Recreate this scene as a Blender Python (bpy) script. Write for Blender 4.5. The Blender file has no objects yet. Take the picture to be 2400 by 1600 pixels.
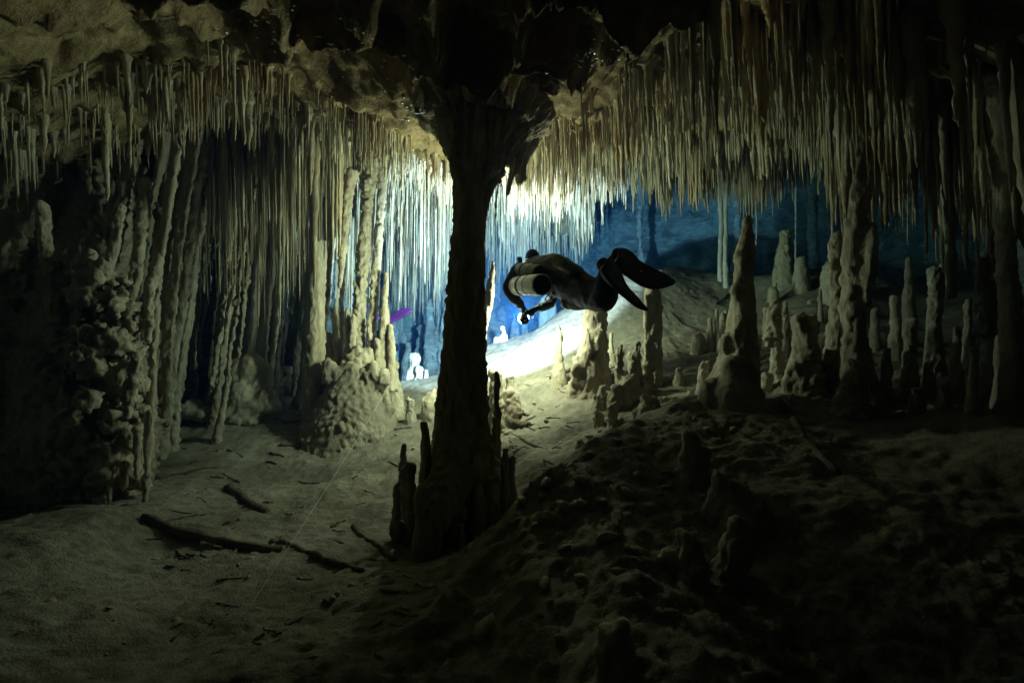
import bpy, math, random
import numpy as np
from mathutils import Vector, Matrix

# ------------------------------------------------------------------ camera, world, lamps, exposure
random.seed(7)
rng = np.random.default_rng(7)
SC = bpy.context.scene
COL = SC.collection
F = 1100.0                       # focal length in photo pixels (photo 2400 x 1600)
CAM_Z = 1.3
PITCH = math.atan(60.0 / F)      # looking slightly up

cam_data = bpy.data.cameras.new("camera")
cam_data.sensor_width = 36.0
cam_data.lens = F / 2400.0 * 36.0
cam_data.clip_start = 0.02
cam_data.clip_end = 400.0
cam_data.dof.use_dof = True
cam_data.dof.focus_distance = 5.0
cam_data.dof.aperture_fstop = 2.0
cam = bpy.data.objects.new("camera", cam_data)
COL.objects.link(cam)
cam.location = (0, 0, CAM_Z)
cam.rotation_euler = (math.pi / 2 + PITCH, 0, 0)
SC.camera = cam

world = bpy.data.worlds.new("World")
SC.world = world
world.use_nodes = True
bgn = world.node_tree.nodes["Background"]
bgn.inputs[0].default_value = (0.02, 0.05, 0.10, 1)
bgn.inputs[1].default_value = 0.02          # a flooded cave: no daylight reaches it

SC.view_settings.view_transform = 'Standard'
SC.view_settings.look = 'None'
SC.view_settings.exposure = 0.65
SC.view_settings.gamma = 1.0
SC.view_settings.use_curve_mapping = False
cy = SC.cycles
cy.use_denoising = True
cy.max_bounces = 7
cy.diffuse_bounces = 4
cy.glossy_bounces = 2
cy.transmission_bounces = 2
cy.volume_bounces = 0
cy.sample_clamp_indirect = 8.0
cy.sample_clamp_direct = 0.0
cy.caustics_reflective = False
cy.caustics_refractive = False

LAMP_SPILL = 42.0      # its spill to the sides and back
LAMP_BACK = 145.0      # lamp fixed behind the main column
LAMP_FILL = 52.0         # added fill light hidden behind the diver's head, brightens the right-hand hill
LAMP_TORCH_SPILL = 85.0   # wide flood around that beam
LAMP_TORCH = 2700.0     # lamp in the diver's hands
LAMP_SECOND = 600.0    # lamp of the second diver


def P(px, py, d):
    """photo pixel at distance d (metres ahead) -> world point"""
    u, v = (px - 1200.0) / F, (800.0 - py) / F
    c, s = math.cos(PITCH), math.sin(PITCH)
    yy, zz = c - v * s, s + v * c
    k = d / yy
    return np.array((u * k, d, CAM_Z + zz * k))


def proj(p):
    """world points (N,3) -> pixel x, pixel y, depth"""
    p = np.atleast_2d(p)
    c, s = math.cos(PITCH), math.sin(PITCH)
    z = p[:, 2] - CAM_Z
    dep = p[:, 1] * c + z * s
    up = -p[:, 1] * s + z * c
    dd = np.where(dep < 0.05, 0.05, dep)
    return 1200 + F * p[:, 0] / dd, 800 - F * up / dd, dep


# ------------------------------------------------------------------ noise
_perm = np.random.default_rng(3).permutation(256)
_perm = np.concatenate([_perm, _perm, _perm])
_g = np.array([[1, 1, 0], [-1, 1, 0], [1, -1, 0], [-1, -1, 0], [1, 0, 1], [-1, 0, 1], [1, 0, -1], [-1, 0, -1],
               [0, 1, 1], [0, -1, 1], [0, 1, -1], [0, -1, -1], [1, 1, 0], [-1, 1, 0], [0, -1, 1], [0, -1, -1]], float)


def noise3(p):
    p = np.asarray(p, float)
    i = np.floor(p).astype(int)
    f = p - i
    i &= 255
    u = f * f * f * (f * (f * 6 - 15) + 10)
    r = 0
    for a in (0, 1):
        for b in (0, 1):
            for c in (0, 1):
                h = _perm[_perm[_perm[(i[:, 0] + a) & 255] + ((i[:, 1] + b) & 255)] + ((i[:, 2] + c) & 255)] & 15
                g = _g[h]
                dt = g[:, 0] * (f[:, 0] - a) + g[:, 1] * (f[:, 1] - b) + g[:, 2] * (f[:, 2] - c)
                w = (u[:, 0] if a else 1 - u[:, 0]) * (u[:, 1] if b else 1 - u[:, 1]) * (u[:, 2] if c else 1 - u[:, 2])
                r = r + w * dt
    return r


def fbm(p, o=4, gain=0.5, lac=2.03):
    p = np.asarray(p, float)
    a, s = 1.0, 0
    for k in range(o):
        s = s + a * noise3(p + 17.3 * k)
        p = p * lac
        a *= gain
    return s


def ridged(p, o=4, gain=0.5):
    p = np.asarray(p, float)
    a, s = 1.0, 0
    for k in range(o):
        s = s + a * (1 - np.abs(noise3(p + 31.7 * k)) * 2)
        p = p * 2.07
        a *= gain
    return s


def worley2(x, y, jit=0.9):
    ix, iy = np.floor(x).astype(int), np.floor(y).astype(int)
    f1 = np.full(x.shape, 9.0)
    f2 = np.full(x.shape, 9.0)
    for a in (-1, 0, 1):
        for b in (-1, 0, 1):
            cx, cy_ = ix + a, iy + b
            h = _perm[_perm[cx & 255] + (cy_ & 255)]
            h2 = _perm[h + 57]
            dx = cx + 0.5 + (h / 255 - 0.5) * jit - x
            dy = cy_ + 0.5 + (h2 / 255 - 0.5) * jit - y
            d = np.sqrt(dx * dx + dy * dy)
            f2 = np.minimum(np.maximum(f1, d), f2)
            f1 = np.minimum(f1, d)
    return f1, f2


def xyz(x, y, z=0.0):
    return np.stack([x, y, np.zeros_like(x) + z], 1)


def sstep(a, b, x):
    t = np.clip((x - a) / (b - a), 0, 1)
    return t * t * (3 - 2 * t)


class TPS:
    """thin plate surface through survey points"""

    def __init__(self, pts, lam=0.02):
        p = np.array(pts, float)
        self.xy = p[:, :2]
        n = len(p)
        K = self.k(self.xy, self.xy) + lam * np.eye(n)
        A = np.zeros((n + 3, n + 3))
        A[:n, :n] = K
        A[:n, n] = 1
        A[:n, n + 1:] = self.xy
        A[n:, :n] = A[:n, n:].T
        b = np.zeros(n + 3)
        b[:n] = p[:, 2]
        self.w = np.linalg.solve(A, b)

    @staticmethod
    def k(a, b):
        r2 = ((a[:, None, :] - b[None, :, :]) ** 2).sum(2) + 1e-9
        return 0.5 * r2 * np.log(r2)

    def __call__(self, x, y):
        out = np.empty(x.shape)
        for i in range(0, len(x), 40000):
            q = np.stack([x[i:i + 40000], y[i:i + 40000]], 1)
            n = len(self.xy)
            out[i:i + 40000] = self.k(q, self.xy) @ self.w[:n] + self.w[n] + q @ self.w[n + 1:]
        return out


# ------------------------------------------------------------------ mesh helpers
def mesh_np(name, v, f, smooth=True):
    v = np.asarray(v, np.float32)
    f = np.asarray(f, np.int32)
    k = f.shape[1]
    me = bpy.data.meshes.new(name)
    me.vertices.add(len(v))
    me.vertices.foreach_set("co", v.ravel())
    me.loops.add(f.size)
    me.loops.foreach_set("vertex_index", f.ravel())
    me.polygons.add(len(f))
    me.polygons.foreach_set("loop_start", np.arange(len(f), dtype=np.int32) * k)
    me.polygons.foreach_set("loop_total", np.full(len(f), k, np.int32))
    me.update(calc_edges=True)
    me.validate()
    if smooth:
        me.polygons.foreach_set("use_smooth", np.ones(len(me.polygons), bool))
    return me


def link(name, me, mat=None, parent=None):
    o = bpy.data.objects.new(name, me)
    COL.objects.link(o)
    if me is not None and mat is not None and len(me.materials) == 0:
        me.materials.append(mat)
    if parent is not None:
        o.parent = parent
        o.matrix_parent_inverse = parent.matrix_world.inverted() if False else Matrix.Translation(-Vector(parent.location))
    return o


def empty(name, loc):
    o = bpy.data.objects.new(name, None)
    o.empty_display_size = 0.1
    COL.objects.link(o)
    o.location = tuple(loc)
    return o


ONES = ["", "first", "second", "third", "fourth", "fifth", "sixth", "seventh", "eighth", "ninth", "tenth", "eleventh", "twelfth", "thirteenth", "fourteenth",
        "fifteenth", "sixteenth", "seventeenth", "eighteenth", "nineteenth", "twentieth"]


def nth(n):
    if n > 39:
        return ("fortieth" if n == 40 else "forty-" + ONES[n - 40]) if n < 50 else "last"
    return ONES[n] if n <= 20 else ("thirtieth" if n == 30 else ("twenty" if n < 30 else "thirty") + "-" + ONES[n % 10])


def number(objs, phrase, frm="from the left"):
    """alike neighbours told apart by their order in the picture"""
    px = [proj(np.array([[*o.location]]))[0][0] for o in objs]
    for r, k in enumerate(np.argsort(px)):
        objs[k]["label"] = "%s, %s %s" % (phrase, nth(r + 1), frm)


ROW = {}


def tag(o, label=None, cat=None, group=None, kind=None):
    if label:
        o["label"] = label
    if cat:
        o["category"] = cat
        o["kind"] = "thing"
    if group:
        o["group"] = group
    if kind:
        o["kind"] = kind
    return o


def tube(path, rad, seg=12, squash=None, cap=True):
    """loft of rings along a path; quads only (caps closed onto a centre ring)"""
    path = np.asarray(path, float)
    rad = np.asarray(rad, float)
    n = len(path)
    t = np.gradient(path, axis=0)
    t /= np.linalg.norm(t, axis=1)[:, None] + 1e-9
    up = np.array((1.0, 0, 0)) if abs(t[0][0]) < 0.8 else np.array((0, 1.0, 0))
    u = np.empty((n, 3))
    w = up - t[0] * np.dot(up, t[0])
    for i in range(n):
        w = w - t[i] * np.dot(w, t[i])
        w = w / (np.linalg.norm(w) + 1e-9)
        u[i] = w
    b = np.cross(t, u)
    a = np.linspace(0, 2 * np.pi, seg, endpoint=False)
    ca, sa = np.cos(a), np.sin(a)
    sq = 1.0 if squash is None else squash
    v = path[:, None, :] + rad[:, None, None] * (ca[None, :, None] * u[:, None, :] + sq * sa[None, :, None] * b[:, None, :])
    v = v.reshape(-1, 3)
    j = np.arange(seg)
    j2 = (j + 1) % seg
    fs = []
    for i in range(n - 1):
        fs.append(np.stack([i * seg + j, i * seg + j2, (i + 1) * seg + j2, (i + 1) * seg + j], 1))
    f = np.concatenate(fs)
    if cap:
        nv = len(v)
        v = np.concatenate([v, path[:1] + 0.0 * v[:seg], path[-1:] + 0.0 * v[:seg]])
        c0 = nv + j
        c1 = nv + seg + j
        f = np.concatenate([f, np.stack([j2, j, nv + j, nv + j2], 1),
                            np.stack([(n - 1) * seg + j, (n - 1) * seg + j2, nv + seg + j2, nv + seg + j], 1)])
    return v, f


def join(parts):
    vs, fs, n = [], [], 0
    for v, f in parts:
        vs.append(v)
        fs.append(f + n)
        n += len(v)
    return np.concatenate(vs), np.concatenate(fs)


def ellipsoid(c, r, rot=None, seg=20, rings=14):
    th = np.linspace(0.02, np.pi - 0.02, rings)
    v, f = tube(np.stack([0 * th, 0 * th, np.cos(th)], 1), np.sin(th), seg)
    v = v * np.array(r)
    if rot is not None:
        v = v @ np.array(rot).T
    return v + np.array(c), f


def smooth_path(pts, n):
    """catmull-rom through rows of pts (any width)"""
    pts = np.asarray(pts, float)
    m = len(pts)
    t = np.linspace(0, m - 1, n)
    i = np.minimum(t.astype(int), m - 2)
    f = (t - i)[:, None]
    p0 = pts[np.maximum(i - 1, 0)]
    p1 = pts[i]
    p2 = pts[i + 1]
    p3 = pts[np.minimum(i + 2, m - 1)]
    return 0.5 * (2 * p1 + (p2 - p0) * f + (2 * p0 - 5 * p1 + 4 * p2 - p3) * f ** 2 + (3 * p1 - p0 - 3 * p2 + p3) * f ** 3)


def fuse(parts, voxel, smooth=3):
    """melt overlapping solids into one skin; returns v, f, normals"""
    v, f = join(parts)
    me = mesh_np("tmp", v, f)
    o = bpy.data.objects.new("tmp", me)
    COL.objects.link(o)
    m = o.modifiers.new("r", 'REMESH')
    m.mode = 'VOXEL'
    m.voxel_size = voxel
    m.adaptivity = 0
    if smooth:
        s = o.modifiers.new("s", 'SMOOTH')
        s.iterations = smooth
        s.factor = 0.5
    dg = bpy.context.evaluated_depsgraph_get()
    ev = o.evaluated_get(dg)
    m2 = bpy.data.meshes.new_from_object(ev)
    v = np.empty(len(m2.vertices) * 3)
    m2.vertices.foreach_get("co", v)
    nr = np.empty(len(m2.vertices) * 3)
    m2.vertex_normals.foreach_get("vector", nr)
    lt = np.empty(len(m2.polygons), int)
    m2.polygons.foreach_get("loop_total", lt)
    li = np.empty(len(m2.loops), int)
    m2.loops.foreach_get("vertex_index", li)
    if (lt == 4).all():
        f = li.reshape(-1, 4)
    else:
        m2.calc_loop_triangles()
        f = np.empty(len(m2.loop_triangles) * 3, int)
        m2.loop_triangles.foreach_get("vertices", f)
        f = f.reshape(-1, 3)
    bpy.data.objects.remove(o)
    bpy.data.meshes.remove(me)
    bpy.data.meshes.remove(m2)
    return v.reshape(-1, 3), f, nr.reshape(-1, 3)


def speleo_relief(v, nr, amp=0.012, scale=9.0, zs=0.35, knob=0.012, seed=0.0):
    """flutes running down plus knobs"""
    w = np.stack([noise3(v * 5 + seed), noise3(v * 5 + seed + 20), 0 * v[:, 0]], 1) * 0.06
    q = (v + w) * np.array((scale, scale, scale * zs)) + seed
    d = amp * (ridged(q, 3) - 0.95)
    bl = np.abs(noise3((v + w) * np.array((15, 15, 9)) + seed)) + 0.5 * np.abs(noise3(v * np.array((34, 34, 24)) + seed))
    patch = 0.35 + np.clip(1.5 * noise3(v * 2.3 + seed + 7) + 0.5, 0, 1)
    d = d + knob * patch * (bl * 2.6 - 0.95) + 0.35 * knob * fbm(v * 60 + seed, 2) + 0.12 * knob * noise3(v * np.array((6, 6, 42)) + seed)
    return v + nr * d[:, None]


# ------------------------------------------------------------------ materials
def N(nt, t, **kw):
    n = nt.nodes.new(t)
    for k, v in kw.items():
        setattr(n, k, v)
    return n


def rock(name, c1, c2, c3, scale=1.0, bump=0.5, rough=0.85, stretch=1.0, fine=1.0, stain=0.5):
    m = bpy.data.materials.new(name)
    m.use_nodes = True
    nt = m.node_tree
    bs = nt.nodes["Principled BSDF"]
    L = nt.links.new
    geo = N(nt, 'ShaderNodeNewGeometry')
    mp = N(nt, 'ShaderNodeMapping')
    mp.inputs['Scale'].default_value = (1, 1, stretch)
    L(geo.outputs['Position'], mp.inputs['Vector'])
    n1 = N(nt, 'ShaderNodeTexNoise')
    n1.inputs['Scale'].default_value = 1.7 * scale
    n1.inputs['Detail'].default_value = 6
    n1.inputs['Roughness'].default_value = 0.6
    n2 = N(nt, 'ShaderNodeTexNoise')
    n2.inputs['Scale'].default_value = 11 * scale
    n2.inputs['Detail'].default_value = 6
    n2.inputs['Roughness'].default_value = 0.65
    n3 = N(nt, 'ShaderNodeTexNoise')
    n3.inputs['Scale'].default_value = 60 * fine
    n3.inputs['Detail'].default_value = 4
    n3.inputs['Roughness'].default_value = 0.7
    for n in (n1, n2, n3):
        L(mp.outputs[0], n.inputs['Vector'])
    r1 = N(nt, 'ShaderNodeValToRGB')
    r1.color_ramp.elements[0].position = 0.35
    r1.color_ramp.elements[1].position = 0.68
    r1.color_ramp.elements[0].color = (*c1, 1)
    r1.color_ramp.elements[1].color = (*c2, 1)
    L(n2.outputs['Fac'], r1.inputs[0])
    r2 = N(nt, 'ShaderNodeValToRGB')
    r2.color_ramp.elements[0].position = 0.45
    r2.color_ramp.elements[1].position = 0.72
    r2.color_ramp.elements[0].color = (0, 0, 0, 1)
    r2.color_ramp.elements[1].color = (stain, stain, stain, 1)
    L(n1.outputs['Fac'], r2.inputs[0])
    mx = N(nt, 'ShaderNodeMix', data_type='RGBA')
    L(r2.outputs[0], mx.inputs[0])
    L(r1.outputs[0], mx.inputs[6])
    mx.inputs[7].default_value = (*c3, 1)
    L(mx.outputs[2], bs.inputs['Base Color'])
    bs.inputs['Roughness'].default_value = rough
    bs.inputs['Specular IOR Level'].default_value = 0.15
    ad = N(nt, 'ShaderNodeMath', operation='MULTIPLY_ADD')
    L(n3.outputs['Fac'], ad.inputs[0])
    ad.inputs[1].default_value = 0.6
    L(n2.outputs['Fac'], ad.inputs[2])
    bp = N(nt, 'ShaderNodeBump')
    bp.inputs['Strength'].default_value = bump
    bp.inputs['Distance'].default_value = 0.03
    L(ad.outputs[0], bp.inputs['Height'])
    L(bp.outputs[0], bs.inputs['Normal'])
    return m


def plain(name, c, rough=0.5, metal=0.0, spec=0.5, nscale=40, var=0.25, bump=0.1, emit=None, es=0):
    m = bpy.data.materials.new(name)
    m.use_nodes = True
    nt = m.node_tree
    bs = nt.nodes["Principled BSDF"]
    L = nt.links.new
    tc = N(nt, 'ShaderNodeTexCoord')
    n = N(nt, 'ShaderNodeTexNoise')
    n.inputs['Scale'].default_value = nscale
    n.inputs['Detail'].default_value = 5
    L(tc.outputs['Object'], n.inputs['Vector'])
    r = N(nt, 'ShaderNodeValToRGB')
    r.color_ramp.elements[0].position = 0.3
    r.color_ramp.elements[1].position = 0.7
    r.color_ramp.elements[0].color = (*[x * (1 - var) for x in c], 1)
    r.color_ramp.elements[1].color = (*[min(1, x * (1 + var)) for x in c], 1)
    L(n.outputs['Fac'], r.inputs[0])
    L(r.outputs[0], bs.inputs['Base Color'])
    bs.inputs['Roughness'].default_value = rough
    bs.inputs['Metallic'].default_value = metal
    bs.inputs['Specular IOR Level'].default_value = spec
    if bump:
        bp = N(nt, 'ShaderNodeBump')
        bp.inputs['Strength'].default_value = bump
        bp.inputs['Distance'].default_value = 0.01
        L(n.outputs['Fac'], bp.inputs['Height'])
        L(bp.outputs[0], bs.inputs['Normal'])
    if emit:
        bs.inputs['Emission Color'].default_value = (*emit, 1)
        bs.inputs['Emission Strength'].default_value = es
    return m


M_SILT = rock("silt", (0.22, 0.185, 0.13), (0.38, 0.33, 0.24), (0.17, 0.13, 0.085), 1.0, 0.9, 0.95, 1.0, 1.4, 0.35)
M_CEIL = rock("ceiling_rock", (0.22, 0.145, 0.065), (0.45, 0.32, 0.16), (0.09, 0.055, 0.025), 1.1, 1.0, 0.7, 1.0, 0.8, 0.85)
M_WALL = rock("wall_rock", (0.36, 0.33, 0.27), (0.68, 0.64, 0.55), (0.18, 0.15, 0.11), 0.4, 1.0, 0.8, 2.2, 0.15, 0.7)
for n_ in M_WALL.node_tree.nodes:
    if n_.type == 'BUMP':
        n_.inputs['Distance'].default_value = 0.12
M_COLUMN = rock("column_calcite", (0.28, 0.225, 0.15), (0.46, 0.39, 0.28), (0.22, 0.15, 0.08), 1.3, 0.7, 0.85, 0.35, 1.0, 0.5)
M_TITE = rock("stalactite_calcite", (0.34, 0.27, 0.165), (0.56, 0.48, 0.34), (0.38, 0.20, 0.055), 1.2, 0.6, 0.8, 0.35, 0.9, 0.75)
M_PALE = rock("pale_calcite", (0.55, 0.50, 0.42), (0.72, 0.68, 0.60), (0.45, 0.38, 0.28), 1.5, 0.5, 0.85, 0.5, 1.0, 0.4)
M_MITE = rock("stalagmite_calcite", (0.33, 0.27, 0.185), (0.50, 0.43, 0.31), (0.25, 0.18, 0.10), 1.6, 0.55, 0.9, 0.6, 1.0, 0.4)
M_WOOD = rock("sunken_wood", (0.07, 0.05, 0.03), (0.17, 0.13, 0.085), (0.28, 0.23, 0.16), 2.5, 0.7, 0.95, 1.0, 1.5, 0.8)

# ------------------------------------------------------------------ floor and ceiling surfaces
fl = [(0, 1500, 2.1), (600, 1600, 1.93), (1000, 1600, 1.93), (300, 1300, 3.2), (600, 1250, 3.7), (900, 1250, 3.65),
      (1000, 1340, 3.0), (100, 1250, 3.2), (500, 1050, 5.4), (450, 965, 6.4), (700, 1010, 6.1), (850, 1010, 6.0),
      (640, 885, 8.0), (950, 893, 7.9), (1020, 893, 7.9), (930, 960, 6.8), (960, 1130, 4.6),
      (1220, 1060, 4.5), (1250, 965, 5.3), (1180, 1110, 4.15), (1150, 872, 6.7), (1200, 805, 7.8), (1150, 812, 8.4),
      (1250, 772, 8.2), (1350, 718, 7.9), (1450, 652, 7.8), (1400, 780, 6.6), (1400, 905, 5.3), (1330, 880, 5.8),
      (1500, 760, 6.5), (1530, 905, 5.0), (1600, 800, 6.0), (1620, 880, 5.0), (1700, 745, 6.5), (1850, 645, 7.0),
      (1760, 690, 7.0), (1900, 725, 6.0), (1800, 850, 5.0), (1740, 945, 4.0), (1950, 900, 4.3), (2100, 950, 3.6),
      (2300, 1000, 3.0), (2000, 1100, 2.9), (2300, 1300, 2.2), (1700, 1300, 2.35), (1500, 1550, 1.75), (2000, 1600, 1.7),
      (2400, 1600, 1.7), (1250, 1150, 2.95), (1380, 1065, 3.3), (1500, 1000, 3.65), (1620, 950, 3.95), (1090, 1340, 2.5),
      (950, 1500, 2.1), (1300, 1300, 2.35), (1400, 1150, 2.85), (1160, 1270, 3.45), (1080, 1215, 3.9),
      (1440, 1010, 4.3), (1560, 630, 9.0), (1650, 650, 8.5), (2150, 760, 5.5)]
fpts = [tuple(P(*q)) for q in fl]
fpts += [(-1.7, 9.6, 0.75), (-0.6, 9.6, 0.8), (0.0, 10.5, 1.0), (-3, 10.5, 0.8), (-1, 13, 0.0), (2, 13, 0.2), (-4.5, 4, 0.1), (-5, 7, 0.8),
         (3.5, 12, 2.2), (6, 12, 2.6), (6.5, 8, 2.7), (6, 5, 1.9), (4.5, 3, 1.0), (4, 0.5, 0.3), (0, -1, 0.0), (-3, 0, 0.0),
         (1, 17, 0.0), (6, 16, 2.0), (-4, 16, 0.3), (9, 10, 3.2), (1.2, 10.0, 1.9), (2.2, 9.5, 2.6)]
FL = TPS(fpts, 0.01)

ce = [(1080, 300, 3.9), (1200, 0, 2.4), (900, 100, 2.9), (1350, 100, 2.9), (300, 130, 3.2), (0, 100, 2.6), (600, 190, 4.0),
      (850, 290, 5.0), (1000, 390, 6.6), (1000, 450, 8.2), (450, 290, 4.5), (250, 330, 4.2), (1250, 250, 4.2), (1450, 120, 3.7),
      (1650, 20, 3.35), (1350, 335, 5.6), (1600, 250, 5.2), (1800, 290, 5.5), (1300, 405, 7.2), (1600, 375, 6.6), (1950, 340, 6.0),
      (2100, 240, 4.1), (2300, 190, 3.2), (1850, 370, 6.8), (1450, 380, 7.0), (600, 380, 6.8)]
cpts = [tuple(P(*q)) for q in ce]
cpts += [(-4.6, 6.5, 3.7), (-3.0, 8.5, 4.1), (-3.0, 11, 4.3), (0, 11, 4.4), (2, 11, 4.6), (-1, 14, 4.6), (2, 14, 5.0), (0, 0, 3.0), (0, -1.5, 2.7),
         (-3, 0, 2.8), (3.5, 0, 2.9), (5, 4, 3.6), (6, 6, 4.2), (-4.3, 3, 3.0)]
CE = TPS(cpts, 0.01)

# scallop centres of the bare ceiling above the camera
sc_px = [(930, 50), (1105, 40), (1330, 70), (1520, -40), (740, 30), (520, 20), (250, 40), (1090, 210), (1420, 190), (830, 190), (20, 60), (1250, 230),
         (1180, -220), (930, -200), (1400, -240), (650, -180), (380, -170)]
SCAL = np.array([P(px, py, 1100 * 1.95 / (860 - py))[:2] for px, py in sc_px])


def floor_z(x, y):
    z = FL(x, y)
    p = xyz(x, y)
    z = z + 0.10 * fbm(p * 0.9 + 3.1, 3) + 0.018 * fbm(p * 5 + 1.7, 5, 0.55)
    # silt ripples
    z = z + 0.012 * ridged(np.stack([x * 3 + 0.4 * noise3(p * 2), y * 9, 0 * x], 1), 3)
    # crumbly mound to the right of the valley
    u = x - np.interp(y, [0.5, 1.9, 2.1, 2.5, 2.95, 3.3, 3.65, 3.95, 4.6, 6.0], [-1.2, -0.60, -0.48, -0.25, 0.13, 0.54, 1.0, 1.5, 2.3, 4.0])
    m = sstep(-0.12, 0.22, u) * (1 - sstep(0.9, 2.0, u)) * sstep(5.4, 4.3, y)
    f1, f2 = worley2(x * 13 + 0.5 * noise3(p * 6), y * 13 + 0.5 * noise3(p * 6 + 9))
    f3, f4 = worley2(x * 5 + 0.6 * noise3(p * 3 + 4), y * 5)
    wp = p + 0.10 * np.stack([noise3(p * 3 + 2), noise3(p * 3 + 12), 0 * x], 1)
    cr = ridged(wp * np.array((4.2, 6.0, 1)), 5, 0.62) - 1.2
    z = z + m * (-0.012 * (ridged(wp * np.array((11, 14, 1)), 3, 0.7) - 1.2) - 0.006 * cr + 0.010 * (0.5 - f1) + 0.026 * fbm(p * 3.0, 5, 0.6) - 0.02 * sstep(0.45, 0.1, f3) * sstep(0.0, 0.3, noise3(p * 1.7)))
    z = z - 0.007 * sstep(-0.3, 0.3, u) * sstep(1.6, 0.8, u) * ridged(wp * np.array((7, 11, 1)), 3)
    # steep lip on the valley side of the mound
    lip = np.exp(-((u - 0.06) / 0.13) ** 2) * sstep(4.6, 3.4, y) * sstep(1.5, 2.0, y)
    z = z + 0.07 * lip * (0.8 + fbm(p * 4, 2))
    # soft lumps everywhere on the right
    g1, g2 = worley2(x * 2.2 + 8, y * 2.2)
    z = z + 0.04 * sstep(0.4, 1.3, u) * np.maximum(0, 0.5 - g1) * sstep(5.5, 4, y)
    # coarse litter in the valley and beneath the left wall
    h1, h2 = worley2(x * 24, y * 24)
    lit = np.clip(fbm(p * 1.3 + 7, 2) + 0.28, 0, 0.7)
    z = z + 0.042 * lit * np.maximum(0, 0.45 - h1) * 2 * (0.4 + np.abs(noise3(p * 9)) * 2) + 0.004 * fbm(p * 22, 2) + 0.006 * ridged(np.stack([x * 9 + noise3(p * 3), y * 16, 0 * x], 1), 2)
    return z


def ceil_z(x, y):
    z = CE(x, y)
    p = xyz(x, y)
    # big dome that opens beyond the right-hand stalactite curtain
    dome = sstep(7.0, 8.4, y + 0.25 * np.minimum(x - 3, 0)) * sstep(1.2, 2.6, x - 0.08 * (y - 8))
    z = z + dome * 3.0
    z = z + 0.28 * fbm(p * 0.8 + 5, 3) + 0.07 * fbm(p * 3.1, 4) + 0.03 * (ridged(p * 6 + 2, 3) - 0.8)
    c1, c2 = worley2(x * 2.6 + 0.5 * noise3(p * 2), y * 2.6)
    c3, c4 = worley2(x * 7 + 0.5 * noise3(p * 5), y * 7)
    z = z + 0.10 * sstep(0.45, 0.1, c1) * sstep(-0.1, 0.3, noise3(p * 0.9 + 3)) + 0.035 * (0.5 - c3) + 0.05 * (ridged(p * 2.6 + 4, 4, 0.6) - 1.0)
    wx, wy = x + 0.18 * noise3(p * 2.2), y + 0.18 * noise3(p * 2.2 + 40)
    d = np.sqrt((wx[:, None] - SCAL[None, :, 0]) ** 2 + (wy[:, None] - SCAL[None, :, 1]) ** 2)
    ds = np.sort(d, 1)[:, :2]
    near = sstep(4.1, 3.5, y) * sstep(-2.6, -1.7, x) * sstep(1.7, 1.2, x - 0.25 * (y - 2))
    z = z + near * (0.24 * sstep(0.0, 0.14, ds[:, 1] - ds[:, 0]) + 0.16 * sstep(0.1, 0.5, ds[:, 1] - ds[:, 0]) - 0.12 + 0.012 * fbm(p * 7, 3) + 0.05 * np.maximum(0, fbm(p * 3 + 9, 3)))
    return z


def lines(segs):
    out = []
    for a, b, st in segs:
        out.append(np.arange(a, b, st))
    return np.concatenate(out)


def sheet(xs, ys, zf, flip=False):
    X, Y = np.meshgrid(xs, ys)
    x, y = X.ravel(), Y.ravel()
    z = zf(x, y)
    nx, ny = len(xs), len(ys)
    i = np.arange(nx * ny).reshape(ny, nx)
    f = np.stack([i[:-1, :-1].ravel(), i[:-1, 1:].ravel(), i[1:, 1:].ravel(), i[1:, :-1].ravel()], 1)
    if flip:
        f = f[:, ::-1]
    return np.stack([x, y, z], 1), f


def FZ(x, y):
    return float(floor_z(np.array([float(x)]), np.array([float(y)]))[0])


def CZ(x, y):
    return float(ceil_z(np.array([float(x)]), np.array([float(y)]))[0])


v, f = sheet(lines([(-7.5, -3.5, 0.07), (-3.5, 3.6, 0.022), (3.6, 11.5, 0.07)]),
             lines([(-2.6, 1.3, 0.07), (1.3, 4.6, 0.019), (4.6, 9.0, 0.034), (9.0, 19, 0.12)]), floor_z)
tag(link("cave_floor", mesh_np("cave_floor", v, f), M_SILT), "pale silt floor of the flooded cave, rising into slopes and mounds", kind="structure")
v, f = sheet(lines([(-7.5, -4.5, 0.09), (-4.5, 4.6, 0.030), (4.6, 11.5, 0.09)]),
             lines([(-2.6, 1.6, 0.07), (1.6, 5.0, 0.025), (5.0, 9.0, 0.042), (9.0, 19, 0.10)]), ceil_z, True)
tag(link("cave_ceiling", mesh_np("cave_ceiling", v, f), M_CEIL), "scalloped ochre rock ceiling of the cave", kind="structure")

# walls: a closed ring in plan
plan = np.array([(-3.0, -2.0), (-3.7, 0), (-4.0, 2), (-4.6, 4), (-4.9, 5.5), (-4.9, 6.7), (-4.7, 7.7), (-4.3, 8.7), (-4.3, 9.7), (-4.4, 10.6), (-4.3, 11.6), (-3.2, 13), (-1.2, 14.2), (1.2, 15.5), (3.5, 15.0),
                 (6.2, 14.2), (8.5, 12.5), (9.3, 10), (8.0, 7.5), (6.3, 5.6), (5.0, 4.0), (4.3, 2), (3.9, 0), (2.5, -2.0), (0, -2.5), (-3.0, -2.0)])
ring = smooth_path(plan, 560)
hz = np.linspace(-1.0, 8.5, 150)
A, H = np.meshgrid(np.arange(len(ring)), hz)
wx, wy = ring[A.ravel(), 0], ring[A.ravel(), 1]
wz = H.ravel()
tn = np.gradient(ring, axis=0)
nn = np.stack([-tn[:, 1], tn[:, 0]], 1)
nn /= np.linalg.norm(nn, axis=1)[:, None]
q = np.stack([wx, wy, wz], 1)
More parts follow.
